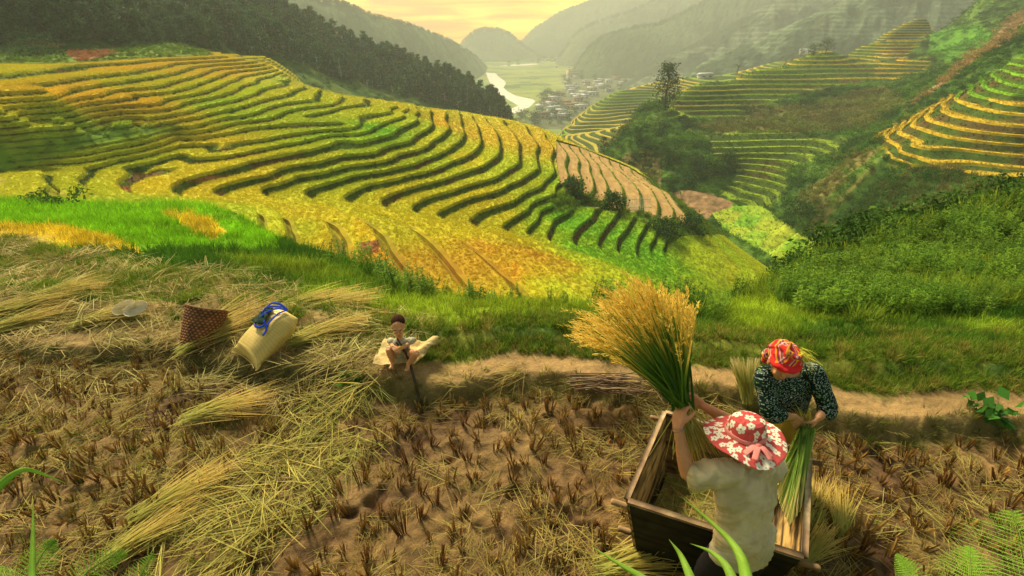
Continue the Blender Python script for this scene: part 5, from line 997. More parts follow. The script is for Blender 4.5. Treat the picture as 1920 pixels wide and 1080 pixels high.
# ---------------------------------------------------------------- the reaper with the floral hat, seen from behind
pa = empty("person", (0, 0, 0)); tag(pa, "person seen from behind in a pink floral sun hat and pale shirt, lifting a sheaf", "person")
hipA = npv(Wz(1402, 1040, .80)) + A_(0, .06, 0); chA = npv(Wz(1403, 935, 1.08)) + A_(0, .03, 0); shA = npv(Wz(1405, 885, 1.20)) + A_(0, .02, 0)
sL = npv(Wz(1362, 893, 1.20)) + A_(0, .02, 0); sR = npv(Wz(1448, 880, 1.20)) + A_(0, .02, 0); hatc = npv(Wz(1398, 812, 1.42))
elL = npv(Wz(1290, 893, 1.17)); wrL = npv(Wz(1271, 800, 1.385)); hdL = npv(Wz(1266, 772, 1.43)); elR = npv(Wz(1385, 812, 1.22)) + A_(.05, .05, -.02); wrR = npv(Wz(1312, 757, 1.40)); hdR = npv(Wz(1287, 742, 1.43))
hc = hatc - A_(0, -.03, .065); MA = frame(A_(-.25, .85, -.42), A_(-.06, .35, 1)); grip = npv(Wz(1279, 760, 1.43))
skinA = [limb([shA + A_(0, .02, -.02), hc + A_(0, -.02, -.04)], [.052, .05])] + head(hc, MA)
skinA += [eloft([hipA, chA, shA - A_(0, 0, .05)], [.10, .10, .09], [.055, .06, .045])]
for s_, e_, w_ in ((sL, elL, wrL), (sR, elR, wrR)):
    skinA += [limb([s_, (s_ + e_) / 2, e_], [.050, .043, .037]), limb([e_, e_ * .68 + w_ * .32, e_ * .3 + w_ * .7, w_], [.037, .040, .029, .0225], (1, 0, 0), .9)]
skinA += hand(wrL, hdL - wrL + A_(.03, .02, .02), grip - wrL + A_(.10, .08, 0), 1.0, (.75, .9, .6), side=1, thumb=(.75, .8, .35), tcurl=.2)
skinA += hand(wrR, hdR - wrR + A_(-.02, .0, .0), grip - wrR + A_(-.02, -.10, .02), 1.0, (.8, .9, .7), side=1, thumb=(.6, .9, .4), tcurl=.2)
fuse("body", skinA, .0055, SKIN, 3, facecol(hc, MA, (.48, .21, .085)), pa)
tor = [eloft([hipA + A_(0, .0, -.07), hipA + A_(0, .0, .05), hipA * .5 + chA * .5, chA, shA - A_(0, .0, .045), shA + A_(0, .03, .02)], [.178, .172, .160, .172, .165, .075], [.115, .112, .102, .108, .085, .06], unit(sR - sL))]
tor += [eloft([sL * .6 + shA * .4 - A_(0, 0, .02), sL, sL * .45 + elL * .55, sL * .13 + elL * .87 + A_(0, 0, -.01)], [.078, .078, .075, .080], [.085, .085, .082, .088], (0, .3, 1)), eloft([sR * .6 + shA * .4 - A_(0, 0, .02), sR, sR * .4 + elR * .6], [.075, .078, .072], [.085, .085, .075], (0, .3, 1))]
axT = unit(shA - hipA)
def folds(co, nr):
    h = (co - hipA) @ axT; x = (co - hipA) @ unit(sR - sL); w = .62 * sstep(-.15, -.03, h)
    f = -np.abs(np.sin(h * 31 + 9 * np.cos(x * 9 + .6) + 5 * fbm(x * 7, h * 7, 2, 3))) * 1.3 * sstep(-.12, .05, x) - np.abs(np.sin(x * 23 - h * 30 + 4 * fbm(x * 6, h * 9, 2, 4))) * .9
    g_ = (fbm(x * 22, h * 30, 3, 5) - .5) * 1.5
    return nr * ((f * .5 + g_) * .026 * w)[:, None]
def shirtcol(P, N): n = fbm(P[:, 0] * 9, P[:, 2] * 9 + P[:, 1] * 5, 3, 6); h = (P - hipA) @ axT; c = lerp(np.array([.46, .38, .20]) * np.ones((len(P), 1)), np.array([.62, .52, .31]), sstep(.35, .65, n)); return lerp(c, np.array([.30, .36, .34]), sstep(.10, -.06, h) * sstep(.5, .62, n) * .5)
fuse("shirt", tor, .006, CLOTH, 5, shirtcol, pa, folds)
tr = []
for e in (-1, 1):
    sd = unit(sR - sL) * e; h0 = hipA + sd * .08 - A_(0, 0, .03); kn = A_(h0[0] + sd[0] * .02, h0[1] + .06, .44); ft = A_(kn[0], kn[1] - .08, .06); tr.append(eloft([h0, h0 * .5 + kn * .5, kn, ft], [.085, .088, .078, .065], [.08, .088, .078, .065], (1, 0, 0)))
tr.append(eloft([hipA - A_(0, 0, .12), hipA + A_(0, 0, .02)], [.13, .11], [.085, .07])); fuse("trousers", tr, .009, CLOTH, 4, lambda P, N: np.tile([.018, .018, .020], (len(P), 1)), pa, lambda co, nr: nr * ((fbm(co[:, 0] * 20, co[:, 2] * 14, 3, 2) - .5) * .01)[:, None])
for e in (-1, 1): sd = unit(sR - sL) * e; x, y = (hipA + sd * .10)[:2]; o = fuse("boot", [eloft([A_(x, y - .05, .03), A_(x, y + .08, .035), A_(x, y + .15, .02)], [.04, .045, .03], [.035, .03, .02])], .008, CLOTH, 3, lambda P, N: np.tile([.03, .05, .03], (len(P), 1)), pa)
# string bracelet on the left wrist
wb = wrL * .93 + elL * .07; t_ = unit(wrL - elL); s1 = unit(np.cross(t_, A_(0, 0, 1))); s2 = np.cross(t_, s1); an = np.linspace(0, 2 * math.pi, 25)
solid("bracelet", [tubes([[wb + (s1 * math.cos(q) + s2 * math.sin(q)) * .027 for q in an]], [.0035], 6)], (.32, .26, .2), CLOTH, pa)
# ---- the hat: crown, brim, ribbon and bow
HN = unit(A_(.02, .10, 1)); HX = unit(np.cross(A_(0, 1, 0), HN)); HY = np.cross(HN, HX); M_H = np.stack([HX, HY, HN], 1)
prof = [(0, .098), (.03, .100), (.055, .098), (.072, .088), (.082, .070), (.086, .045), (.089, .018), (.092, .002), (.108, -.004), (.135, -.010), (.165, -.017), (.192, -.026), (.197, -.030)]
pr = np.array(prof); tt = np.linspace(0, len(pr) - 1, 110); prr = np.interp(tt, np.arange(len(pr)), pr[:, 0]); prz = np.interp(tt, np.arange(len(pr)), pr[:, 1]); arc = np.r_[0, np.cumsum(np.hypot(np.diff(prr), np.diff(prz)))]
an = np.arange(260) / 260 * 2 * math.pi; RR, AA = np.meshgrid(prr, an, indexing='ij'); ZZ = np.repeat(prz[:, None], 260, 1); br = sstep(.10, .2, RR)
ZZ = ZZ + br * (.016 * np.sin(AA * 2 + .8) + .007 * np.sin(AA * 5)) + .004 * fbm(AA * 6, RR * 30, 2, 3); RR2 = RR * (1 + .04 * np.cos(AA * 2) * (1 - br)) * (1 + .03 * br * np.sin(AA * 3 + 1))
Lc = np.stack([RR2 * np.cos(AA), RR2 * np.sin(AA), ZZ], -1); Vh = Lc.reshape(-1, 3)
I = np.arange(110 * 260).reshape(110, 260); J = np.roll(I, -1, 1); Fh = np.stack([I[:-1], I[1:], J[1:], J[:-1]], -1).reshape(-1, 4)
arcs = np.repeat(arc[:, None], 260, 1).ravel(); fx = arcs * np.cos(AA.ravel()); fy = arcs * np.sin(AA.ravel())        # flattened coordinates for the print
hc_ = np.array([.56, .085, .075]) * (.85 + .3 * fbm(fx * 60, fy * 60, 2, 4))[:, None]; fl = []
random.seed(5); tries = 0
while len(fl) < 75 and tries < 6000:
    tries += 1; a = random.uniform(0, 6.283); r = math.sqrt(random.random()) * arc[-1]; x, y = r * math.cos(a), r * math.sin(a)
    if all((x - q[0]) ** 2 + (y - q[1]) ** 2 > .038 ** 2 for q in fl): fl.append((x, y, random.uniform(0, 1.2), random.uniform(.021, .028)))
for x, y, ph, rr_ in fl:
    d = np.hypot(fx - x, fy - y); a = np.arctan2(fy - y, fx - x) + ph; pet = rr_ * (.62 + .38 * np.abs(np.cos(a * 2.5))); hc_ = np.where((d < pet)[:, None], np.array([.86, .80, .60]), hc_); hc_ = np.where((d < .0040)[:, None], np.array([.12, .09, .07]), hc_)
hatm = plant_mat("hat_cloth", inst=False, transl=.12, rough=.85); hatb = hatc - M_H @ A_(0, 0, .005)
o = pmesh("hat", (Vh @ M_H.T + hatb, Fh, hc_), hatm, smooth=True); o.parent = pa; sm = o.modifiers.new('thick', 'SOLIDIFY'); sm.thickness = .003; sm.offset = -1; hat = o
rb = []; an = np.linspace(0, 2 * math.pi, 60); band = np.array([M_H @ A_(.0935 * math.cos(q) * (1 + .04 * math.cos(2 * q)), .0935 * math.sin(q) * (1 + .04 * math.cos(2 * q)), .014 + .003 * math.sin(4 * q)) + hatb for q in an])
rb.append(eloft(band[::3], [.0035] * 20, [.014] * 20, HX, 8, False)[:2])
def ribbon(P, w, th=.002, side=None): return eloft(P, [w * .8, w, w * 1.05, w * .9][:len(P)] if len(P) == 4 else w, th, side if side is not None else HX, 8)
kb = hatb + M_H @ A_(.012, -.105, .014); bc = (.78, .26, .22)
rb.append(ball(kb, (.016, .012, .013)))
for dx, dy, w in ((-.075, -.030, .015), (-.045, -.070, .014), (.030, -.072, .013), (.048, -.050, .011)):
    e = kb + M_H @ A_(dx, dy, -.022); rb.append(ribbon([kb, kb * .6 + e * .4 + M_H @ A_(0, 0, .012), e], w, .0025, unit(np.cross(e - kb, HN))))
solid("ribbon", rb, lambda V: np.array(bc) * (.8 + .4 * fbm(V[:, 0] * 70, V[:, 2] * 70, 2, 5))[:, None], CLOTH, hat)
# ---------------------------------------------------------------- the raised sheaf
STM = plant_mat("rice_sheaf", False, transl=.3)
def sheaf(name, G0, tips, nst, bend, butt, label, heads=True, wd_=.007, green=((.03, .10, .012), (.14, .24, .02)), gold=((.60, .40, .05), (.82, .56, .10)), grp=None):
    G0 = npv(G0); T = tips(nst); j = rng.normal(size=(nst, 3)) * .017; base = G0 + j; dv = T - base; L_ = np.linalg.norm(dv, axis=1); up = A_(0, 0, 1); Vs = []
    seg = 7; t = np.linspace(0, 1, seg + 1)[None, :, None]; out = unit(dv); k = bend * rnd(.3, 1.2, nst)[:, None]
    c = base[:, None] + dv[:, None] * t + (up * k[..., None] * (L_[:, None, None]) * (t - t ** 2.4)) ; side = unit(np.cross(out, rng.normal(size=(nst, 3)))); w = wd_ * rnd(.5, 1.5, nst)[:, None, None] * (1 - .7 * t)
    V = np.stack([c - side[:, None] * w, c + side[:, None] * w], 2).reshape(-1, 3); kk = np.arange(nst)[:, None] * (2 * (seg + 1)) + 2 * np.arange(seg)[None]; F = np.stack([kk, kk + 1, kk + 3, kk + 2], -1).reshape(-1, 4)
    tt = np.repeat(t[0, :, 0], 2)[None, :, None]; g = colv(nst, *green)[:, None]; y = colv(nst, *gold)[:, None]; m = np.clip((tt - rnd(.45, 1.0, nst)[:, None, None]) / .3, 0, 1); C = (g * (1 - m) + y * m).reshape(-1, 3)
    e = empty(name, (0, 0, 0)); tag(e, label, "rice sheaf", grp); o = pmesh("stalks", (V, F, C), STM); o.parent = e
    if heads:                                                      # drooping grain heads
        idx = rng.random(nst) < .5; tp = c[idx, -1]; td = unit(c[idx, -1] - c[idx, -2]); n = len(tp); H = []
        hl = rnd(.08, .24, n); s_ = np.linspace(0, 1, 9); 
        cc = tp[:, None] - td[:, None] * .04 + td[:, None] * (hl[:, None, None] * s_[None, :, None]) + up * (-.32 * hl[:, None, None] * s_[None, :, None] ** 2); cc = cc.reshape(-1, 3); cc = np.repeat(cc, 3, 0) + rng.normal(size=(len(cc) * 3, 3)) * .0045
        dd_ = unit(np.repeat(np.repeat(td, 9, 0), 3, 0) + .28 * rng.normal(size=(len(cc), 3))); o = pmesh("grain_heads", blades(cc, dd_, rnd(.014, .040, len(cc)), .0055, .2, 2, .5, colv(len(cc), (.50, .32, .03), (.92, .66, .12))), STM); o.parent = e
    if butt is not None:
        nb = nst // 2; b = G0 + rng.normal(size=(nb, 3)) * .016; d = npv(butt) - G0; d = d[None] + rng.normal(size=(nb, 3)) * np.linalg.norm(d) * .25; o = pmesh("stalk_ends", blades(b, d, np.linalg.norm(d, axis=1) * rnd(.6, 1.15, nb), .007, .1, 5, .4, colv(nb, (.30, .30, .05), (.62, .48, .14))), STM); o.parent = e
    return e
def tipsA(n):
    q = np.array([(1102,640),(1105,610),(1135,585),(1165,560),(1195,545),(1225,548),(1255,565),(1285,575),(1308,578)], float); t = rng.beta(1.15, 1.25, n) * (len(q) - 1); i = t.astype(int).clip(0, len(q) - 2); f = (t - i)[:, None]; p = q[i] * (1 - f) + q[i + 1] * f
    cpx = np.array([1279, 760.]); s_ = rng.beta(3.2, 1.2, n)[:, None] * .65 + .38; p = cpx + (p - cpx) * s_; lam = rnd(2.45, 3.15, n) * (.9 + .1 * s_[:, 0]); return ray(p[:, 0], p[:, 1]) * lam[:, None] + A_(0, 0, CAMH)
sheaf("rice_sheaf", grip, tipsA, 620, .10, npv(Wz(1305, 835, 1.22)), "golden ripe rice sheaf raised above the box, its heads blurring out like a fan")
# ---------------------------------------------------------------- the woman in the checked headscarf
pb = empty("person", (0, 0, 0)); tag(pb, "person in a red checked headscarf and dark dotted blouse bending over a green sheaf", "person")
wa = npv(Wz(1490, 785, .74)) + A_(0, .12, 0); ch = npv(Wz(1487, 735, .98)) + A_(0, .10, 0); sh = npv(Wz(1482, 697, 1.12)) + A_(0, .05, 0)
bL = npv(Wz(1438, 712, 1.12)) + A_(0, .05, 0); bR = npv(Wz(1534, 704, 1.12)) + A_(0, .05, 0); eL = npv(Wz(1446, 775, .90)); eR = npv(Wz(1553, 765, .90)); wL = npv(Wz(1488, 782, .86)); wR = npv(Wz(1533, 785, .86)); hB = npv(Wz(1462, 674, 1.26)) - A_(0, .03, 0); grB = npv(Wz(1512, 800, .80))
MB_ = frame(A_(-.16, -.90, -.22), A_(-.02, -.22, .95)); skinB = head(hB, MB_) + [limb([sh, hB + MB_ @ A_(0, -.03, -.06)], [.05, .047]), eloft([wa, ch, sh - A_(0, 0, .04)], [.12, .12, .10], [.075, .085, .06])]
for s_, e_, w_ in ((bL, eL, wL), (bR, eR, wR)): skinB += [limb([s_, e_], [.045, .038]), limb([e_, e_ * .6 + w_ * .4, w_], [.037, .036, .023])]
skinB += hand(wL, grB - wL + A_(-.02, -.02, -.03), A_(.3, .5, -.3), .98, (.5, .7, .6), side=-1) + hand(wR, grB - wR + A_(.02, -.01, -.02), A_(-.5, .2, -.3), .98, (.75, .9, .7), side=1)
fuse("body", skinB, .0055, SKIN, 2, facecol(hB, MB_, (.50, .24, .10)), pb)
bl_ = [eloft([wa + A_(0, .01, -.06), wa * .6 + ch * .4, ch, sh - A_(0, -.02, .045), sh + A_(0, 0, .01)], [.175, .175, .19, .175, .08], [.12, .115, .115, .09, .06], unit(bR - bL)),
       eloft([bL * .7 + sh * .3 - A_(0, 0, .03), bL - A_(0, 0, .01), bL * .45 + eL * .55, eL, eL * .55 + wL * .45], [.060, .064, .062, .060, .054], [.065, .066, .064, .062, .054], (0, .3, 1)),
       eloft([bR * .7 + sh * .3 - A_(0, 0, .03), bR - A_(0, 0, .01), bR * .45 + eR * .55, eR, eR * .6 + wR * .4 + A_(.005, 0, -.01)], [.060, .064, .064, .066, .062], [.065, .066, .066, .064, .062], (0, .3, 1))]
def bfold(co, nr): return nr * ((np.sin(co[:, 0] * 42 + 30 * co[:, 2] + 5 * fbm(co[:, 0] * 8, co[:, 2] * 8, 2, 3)) * .5 + (fbm(co[:, 0] * 24, co[:, 2] * 24 + co[:, 1] * 9, 3, 8) - .5) * 2) * .0065)[:, None]
dots = []
def blcol(P, N):
    c = np.tile([.008, .024, .019], (len(P), 1)) * (.7 + .6 * fbm(P[:, 0] * 12, P[:, 2] * 12, 2, 4))[:, None]; a = np.arctan2(P[:, 0] - ch[0], P[:, 1] - ch[1]) * .17 * 1.0
    U_ = np.stack([P[:, 0] * 1.0 + P[:, 1] * .6, P[:, 2] + P[:, 1] * .35], 1) / .0105; ci = np.floor(U_); j = np.stack([_h(ci[:, 0], ci[:, 1], 3), _h(ci[:, 0], ci[:, 1], 4)], 1) * .5 + .25; d = np.linalg.norm(U_ - ci - j, axis=1); h = _h(ci[:, 0], ci[:, 1], 6)
    return np.where(((d < .25) & (h > .3))[:, None], np.where((h > .55)[:, None], np.array([.50, .60, .52]), np.array([.24, .42, .14])), c)
fuse("blouse", bl_, .0052, CLOTH, 4, blcol, pb, bfold)
ap = [eloft([wa + A_(0, -.02, .0), wa + A_(-.01, -.03, -.22), A_(wa[0], wa[1] - .02, .26)], [.16, .175, .19], [.125, .13, .13], unit(bR - bL))]
fuse("apron", ap, .009, CLOTH, 4, lambda P, N: np.array([.50, .34, .045]) * (.6 + .7 * fbm(P[:, 0] * 14, P[:, 2] * 5, 3, 4))[:, None], pb, lambda co, nr: nr * (np.sin(co[:, 0] * 55 + 2 * fbm(co[:, 0] * 5, co[:, 2] * 5, 2, 2)) * .008)[:, None])
lg = []
for e in (-1, 1): x = wa[0] + .085 * e + .01; lg += [eloft([A_(x, wa[1], .60), A_(x, wa[1], .34), A_(x, wa[1] + .02, .07)], [.075, .070, .055], [.075, .07, .055]), eloft([A_(x, wa[1] + .03, .035), A_(x - .01, wa[1] - .11, .03)], [.038, .036], [.03, .022])]
fuse("trousers", lg, .009, CLOTH, 3, lambda P, N: lerp(np.tile([.02, .05, .08], (len(P), 1)), np.array([.06, .22, .25]), sstep(.55, .62, fbm(P[:, 0] * 40, P[:, 2] * 18, 2, 4))), pb)
# headscarf
q = lambda x, y, z: hB + MB_ @ A_(x, y, z)
sb = lambda p, r: (lambda VF: ((VF[0] @ MB_.T) + q(*p), VF[1]))(ball((0, 0, 0), r))
sf = [sb((0, -.010, .068), (.096, .108, .070)), sb((0, -.03, .055), (.096, .100, .078)), sb((.02, -.030, .112), (.064, .066, .036)), sb((.085, -.06, -.005), (.026, .034, .050)), sb((.082, -.055, -.05), (.020, .024, .035))]
sf += [eloft([q(-.09, .02, .05), q(-.06, .085, .048), q(0, .105, .046), q(.06, .085, .050), q(.09, .02, .055)], [.020] * 5, [.024] * 5, MB_ @ A_(0, 0, 1)), eloft([q(-.085, .0, .09), q(-.03, .06, .125), q(.05, .0, .145), q(.085, -.06, .08)], [.014] * 4, [.020] * 4, MB_ @ A_(0, 0, 1)), eloft([q(-.06, -.08, .06), q(.0, -.02, .150), q(.03, .04, .135), q(.02, .085, .085)], [.012] * 4, [.018] * 4, MB_ @ A_(1, 0, 0))]
def plaid(P, N):
    L_ = (P - hB) @ MB_; a = L_[:, 0] * .9 + L_[:, 2] * .45 + .01 * np.sin(L_[:, 1] * 40); b = L_[:, 2] * .8 - L_[:, 0] * .35 + L_[:, 1] * .5; c = np.tile([.66, .035, .03], (len(P), 1))
    for v, pd, st in ((a, .046, 0), (b, .050, .01)):
        u_ = ((v + st) % (pd * 1.35)) / (pd * 1.35)
        for lo, hi, cc, al in ((.10, .24, (.78, .46, .02), .95), (.30, .40, (.03, .04, .12), .9), (.46, .52, (.85, .82, .7), .9), (.60, .66, (.03, .20, .16), .9)): m = ((u_ > lo) & (u_ < hi))[:, None]; c = np.where(m, c * (1 - al * .75) + np.array(cc) * al * .75, c)
    return np.where((L_[:, 1] > .075)[:, None] & (L_[:, 2] < .075)[:, None], np.array([.72, .03, .03]) * np.ones_like(c), c)
fuse("headscarf", sf, .0045, CLOTH, 3, plaid, pb, lambda co, nr: nr * ((np.sin(((co - hB) @ MB_)[:, 0] * 90 + ((co - hB) @ MB_)[:, 2] * 120) * .4 + fbm(co[:, 0] * 40, co[:, 2] * 40, 2, 4) - .5) * .005)[:, None])
fr_b = np.array([q(-.055 - .03 * rng.random(), rnd(-.04, .04), rnd(.10, .135)) for _ in range(46)]); fr_d = np.tile(MB_ @ A_(-.8, .05, -.25), (46, 1)) + rng.normal(size=(46, 3)) * .22
o = pmesh("fringe", blades(fr_b, fr_d, rnd(.07, .13, 46), .007, .5, 4, .5, colv(46, (.66, .60, .05), (.80, .72, .14))), CLOTH); o.parent = pb
hr = [sb((0, -.02, .022), (.084, .094, .075))]; hr_o = fuse("hair", hr, .006, CLOTH, 2, lambda P, N: np.tile([.012, .009, .008], (len(P), 1)), pb)
for i in range(2): pbn = Wz(1478 - 7 * i, 725 + 13 * i, 1.0 - .05 * i); solid("button", [ball(npv(pbn) + A_(0, -.075, .03), (.006, .004, .006))], (.7, .7, .62), CLOTH, pb)
def tipsB(n):
    q0 = np.array([(1452,905),(1462,945),(1480,985),(1500,960),(1512,905)], float); t = rng.random(n) * 4; i = t.astype(int).clip(0, 3); f = (t - i)[:, None]; p = q0[i] * (1 - f) + q0[i + 1] * f; z = rnd(.42, .64, n); d = ray(p[:, 0], p[:, 1]); return d * ((z - CAMH) / d[:, 2])[:, None] + A_(0, 0, CAMH)
sheaf("rice_sheaf", grB, tipsB, 260, .10, npv(Wz(1500, 775, .88)), "green threshed sheaf hanging from the hands of the person in the headscarf", False, .008, ((.10, .22, .03), (.30, .42, .07)), ((.40, .40, .10), (.72, .56, .22)))
# ---------------------------------------------------------------- the child
pc = empty("person", (0, 0, 0)); tag(pc, "small barefoot child in a grey shirt sitting on a pale mat, holding food", "person")
zc = .26; cb = npv(Wz(750, 668, zc + .06)); c0 = A_(cb[0], cb[1] + .06, zc + .05); hC = npv(Wz(747, 612, zc + .44)); cc1 = c0 * .35 + hC * .65 - A_(0, 0, .02)
MC = frame(A_(.12, -.92, -.20), A_(.02, -.20, .97)); S = .80
skinC = head(hC, MC, S) + [limb([cc1, hC - A_(0, 0, .05)], [.035, .034]), eloft([c0, cc1 - A_(0, 0, .06)], [.07, .06], [.06, .045])]
hndL, hndR = npv(Wz(737, 650, zc + .24)), npv(Wz(760, 648, zc + .24)); shl, shr = cc1 + A_(-.075, 0, -.045), cc1 + A_(.075, 0, -.045); el, er = npv(Wz(727, 645, zc + .19)) + A_(0, .06, 0), npv(Wz(776, 643, zc + .19)) + A_(0, .06, 0)
for s_, e_, w_ in ((shl, el, hndL), (shr, er, hndR)): skinC += [limb([s_, e_], [.026, .023]), limb([e_, w_], [.023, .016])]
skinC += hand(hndL, A_(.5, -.5, -.2), A_(.4, 0, -.6), .62, (.5, .6, .5), side=-1) + hand(hndR, A_(-.5, -.5, .0), A_(-.4, 0, -.5), .62, (.5, .6, .5), side=1)
for kx, ky, fx_, fy_ in ((729, 655, 736, 684), (780, 662, 765, 688)):
    kn = npv(Wz(kx, ky, zc + .20)); ft = npv(Wz(fx_, fy_, zc + .015)); hp_ = c0 + A_(.045 if kx > 750 else -.045, -.02, .0); skinC += [limb([hp_, hp_ * .5 + kn * .5 + A_(0, 0, .01), kn], [.050, .044, .034]), limb([kn, kn * .6 + ft * .4 + A_(0, .01, 0), ft + A_(0, .01, .025)], [.034, .034, .021]), limb([ft + A_(0, .03, .012), ft + A_(.0, -.055, .004)], [.021, .020], (1, 0, 0), .6)]
    for k in range(5): a = ft + A_((k - 2) * .0095, -.058 + .003 * abs(k - 1.5), .004); skinC.append(ball(a, (.0062, .012, .0065)))
fuse("body", skinC, .0042, SKIN, 2, facecol(hC, MC, (.60, .29, .13), S), pc)
qc = lambda x, y, z: hC + MC @ (A_(x, y, z) * S); sbc = lambda p, r: (lambda VF: ((VF[0] @ MC.T) + qc(*p), VF[1]))(ball((0, 0, 0), np.array(r) * S))
fuse("hair", [sbc((0, -.036, .050), (.083, .088, .084))], .005, CLOTH, 1, lambda P, N: np.array([.055, .022, .012]) * (.6 + .8 * fbm(P[:, 0] * 90, P[:, 2] * 60, 2, 3))[:, None], pc, lambda co, nr: nr * ((fbm(co[:, 0] * 150, co[:, 1] * 150 + co[:, 2] * 60, 3, 4) - .5) * .008)[:, None])
ts = [eloft([c0 + A_(0, 0, -.02), c0 * .5 + cc1 * .5, cc1 - A_(0, 0, .05), cc1], [.098, .090, .082, .045], [.088, .076, .06, .04]), limb([shl, shl * .45 + el * .55, el * .8 + hndL * .2], [.040, .038, .036]), limb([shr, shr * .45 + er * .55, er * .8 + hndR * .2], [.040, .038, .036])]
def ccol(P, N): u_ = (P[:, 0] * 90) % 1; w_ = (P[:, 2] * 90) % 1; c = np.array([.46, .44, .29]) * (.75 + .5 * fbm(P[:, 0] * 30, P[:, 2] * 30, 2, 4))[:, None]; return np.where(((u_ < .25) | (w_ < .2))[:, None], c * .72, c)
fuse("shirt", ts, .0048, CLOTH, 3, ccol, pc, lambda co, nr: nr * ((fbm(co[:, 0] * 40, co[:, 2] * 40, 3, 4) - .5) * .012)[:, None])
o = fuse("snack", [ball((hndL + hndR) / 2 + A_(.022, -.045, .012), (.022, .018, .018)), ball((hndL + hndR) / 2 + A_(.035, -.045, .022), (.014, .014, .012))], .004, CLOTH, 2, lambda P, N: np.tile([.72, .42, .10], (len(P), 1))); tag(o, "yellow morsel of food in the hands of the child", "snack")
# ================================================================ things lying about
# mat under the child
def clothgrid(corners, n, hf, name, mat, col, th=.004):
    a, b = np.meshgrid(np.linspace(0, 1, n), np.linspace(0, 1, n), indexing='ij'); P = [npv(c) for c in corners]
    G = ((P[0] * (1 - a[..., None]) + P[1] * a[..., None]) * (1 - b[..., None]) + (P[3] * (1 - a[..., None]) + P[2] * a[..., None]) * b[..., None]); G[..., 2] += hf(a, b); V = G.reshape(-1, 3)
    F = np.stack([np.arange(n * n).reshape(n, n)[:-1, :-1], np.arange(n * n).reshape(n, n)[1:, :-1], np.arange(n * n).reshape(n, n)[1:, 1:], np.arange(n * n).reshape(n, n)[:-1, 1:]], -1).reshape(-1, 4)
    o = pmesh(name, (V, F, col(V, a.ravel(), b.ravel())), mat, smooth=True); m = o.modifiers.new('t', 'SOLIDIFY'); m.thickness = th; return o
o = clothgrid([Wz(700, 688, zc), Wz(778, 688, zc), Wz(826, 650, zc + .02), Wz(722, 640, zc)], 60, lambda a, b: .03 + .05 * (fbm(a * 5, b * 5, 3, 3) - .3) + .12 * sstep(.62, 1, a) * sstep(.2, .8, b) * np.abs(np.sin((a - .62) * 7)) , "mat", CLOTH, lambda V, a, b: np.array([.60, .47, .20]) * (.75 + .4 * fbm(a * 40, b * 4, 2, 4) + .15 * (fbm(a * 5, b * 5, 2, 5) - .5))[:, None])
tag(o, "crumpled pale woven sack spread flat under the child", "mat")
# forked stick
st = [npv(Wz(789, 762, .0)), npv(Wz(774, 700, .22)), npv(Wz(762, 665, .40)), npv(Wz(745, 635, .60))]; fk = [npv(Wz(762, 665, .40)), npv(Wz(752, 652, .47)), npv(Wz(742, 642, .53))]
o = solid("forked_stick", [eloft(st, [.013, .013, .011, .007], [.013, .013, .011, .007], ns=9), eloft(fk, [.009, .008, .006], [.009, .008, .006], ns=8)], lambda V: np.array([.07, .05, .03]) * (.6 + .9 * fbm(V[:, 2] * 60, V[:, 0] * 90, 2, 3))[:, None], CLOTH, None); tag(o, "dark forked stick stuck in the mud in front of the child", "stick")
# wicker basket
bk = empty("wicker_basket", Wz(368, 652, .16)); tag(bk, "brown wicker pack basket standing tilted on the earth ledge", "basket"); bk.rotation_euler = (R(-37), R(16), R(6))
h = .43; nr_, na_ = 100, 160; zz_, aa_ = np.meshgrid(np.linspace(0, 1, nr_), np.arange(na_) / na_ * 2 * math.pi, indexing='ij'); row = np.floor(zz_ * 15); weave = np.sin(aa_ * 26 + np.where(row % 2 > 0, math.pi, 0)); bul = np.sin((zz_ * 15 % 1) * math.pi)
rad = (.145 + .058 * zz_ ** .9) + .006 * bul * (1 + .5 * weave); ex = 1 + .10 * np.abs(np.cos(aa_ * 2)) * (1 - zz_) * .8; V = np.stack([rad * ex * np.cos(aa_), rad * ex * np.sin(aa_), zz_ * h + .012 * (np.cos(aa_ * 2) * zz_)], -1).reshape(-1, 3)
I = np.arange(nr_ * na_).reshape(nr_, na_); J = np.roll(I, -1, 1); F = np.stack([I[:-1], J[:-1], J[1:], I[1:]], -1).reshape(-1, 4)
C = lerp(np.array([.08, .035, .015]) * np.ones((len(V), 1)), np.array([.36, .16, .055]), (bul * (.5 + .5 * weave)).ravel().clip(0, 1)) * (.6 + .8 * fbm(aa_ * 4, zz_ * 8, 3, 4).ravel())[:, None]
o = pmesh("wicker_wall", (V, F, C), WOODM, smooth=False); o.parent = bk; m = o.modifiers.new('t', 'SOLIDIFY'); m.thickness = .008
an = np.linspace(0, 2 * math.pi, 50); solid("rim", [tubes([[(.202 * math.cos(q), .202 * math.sin(q), h + .012 * math.cos(2 * q)) for q in an]], [.010], 7)], (.24, .12, .05), WOODM, bk)
solid("base", [eloft([(0, 0, -.005), (0, 0, .02)], [.14, .135], [.14, .135])], (.05, .04, .02), WOODM, bk)
for e in (): solid("strap", [tubes([[(-.19 * e * 0 - .20, .06 * e, h * .9), (-.235, .07 * e, h * .5), (-.135, .05 * e, .04)]], [.006], 6)], (.10, .10, .04), WOODM, bk)
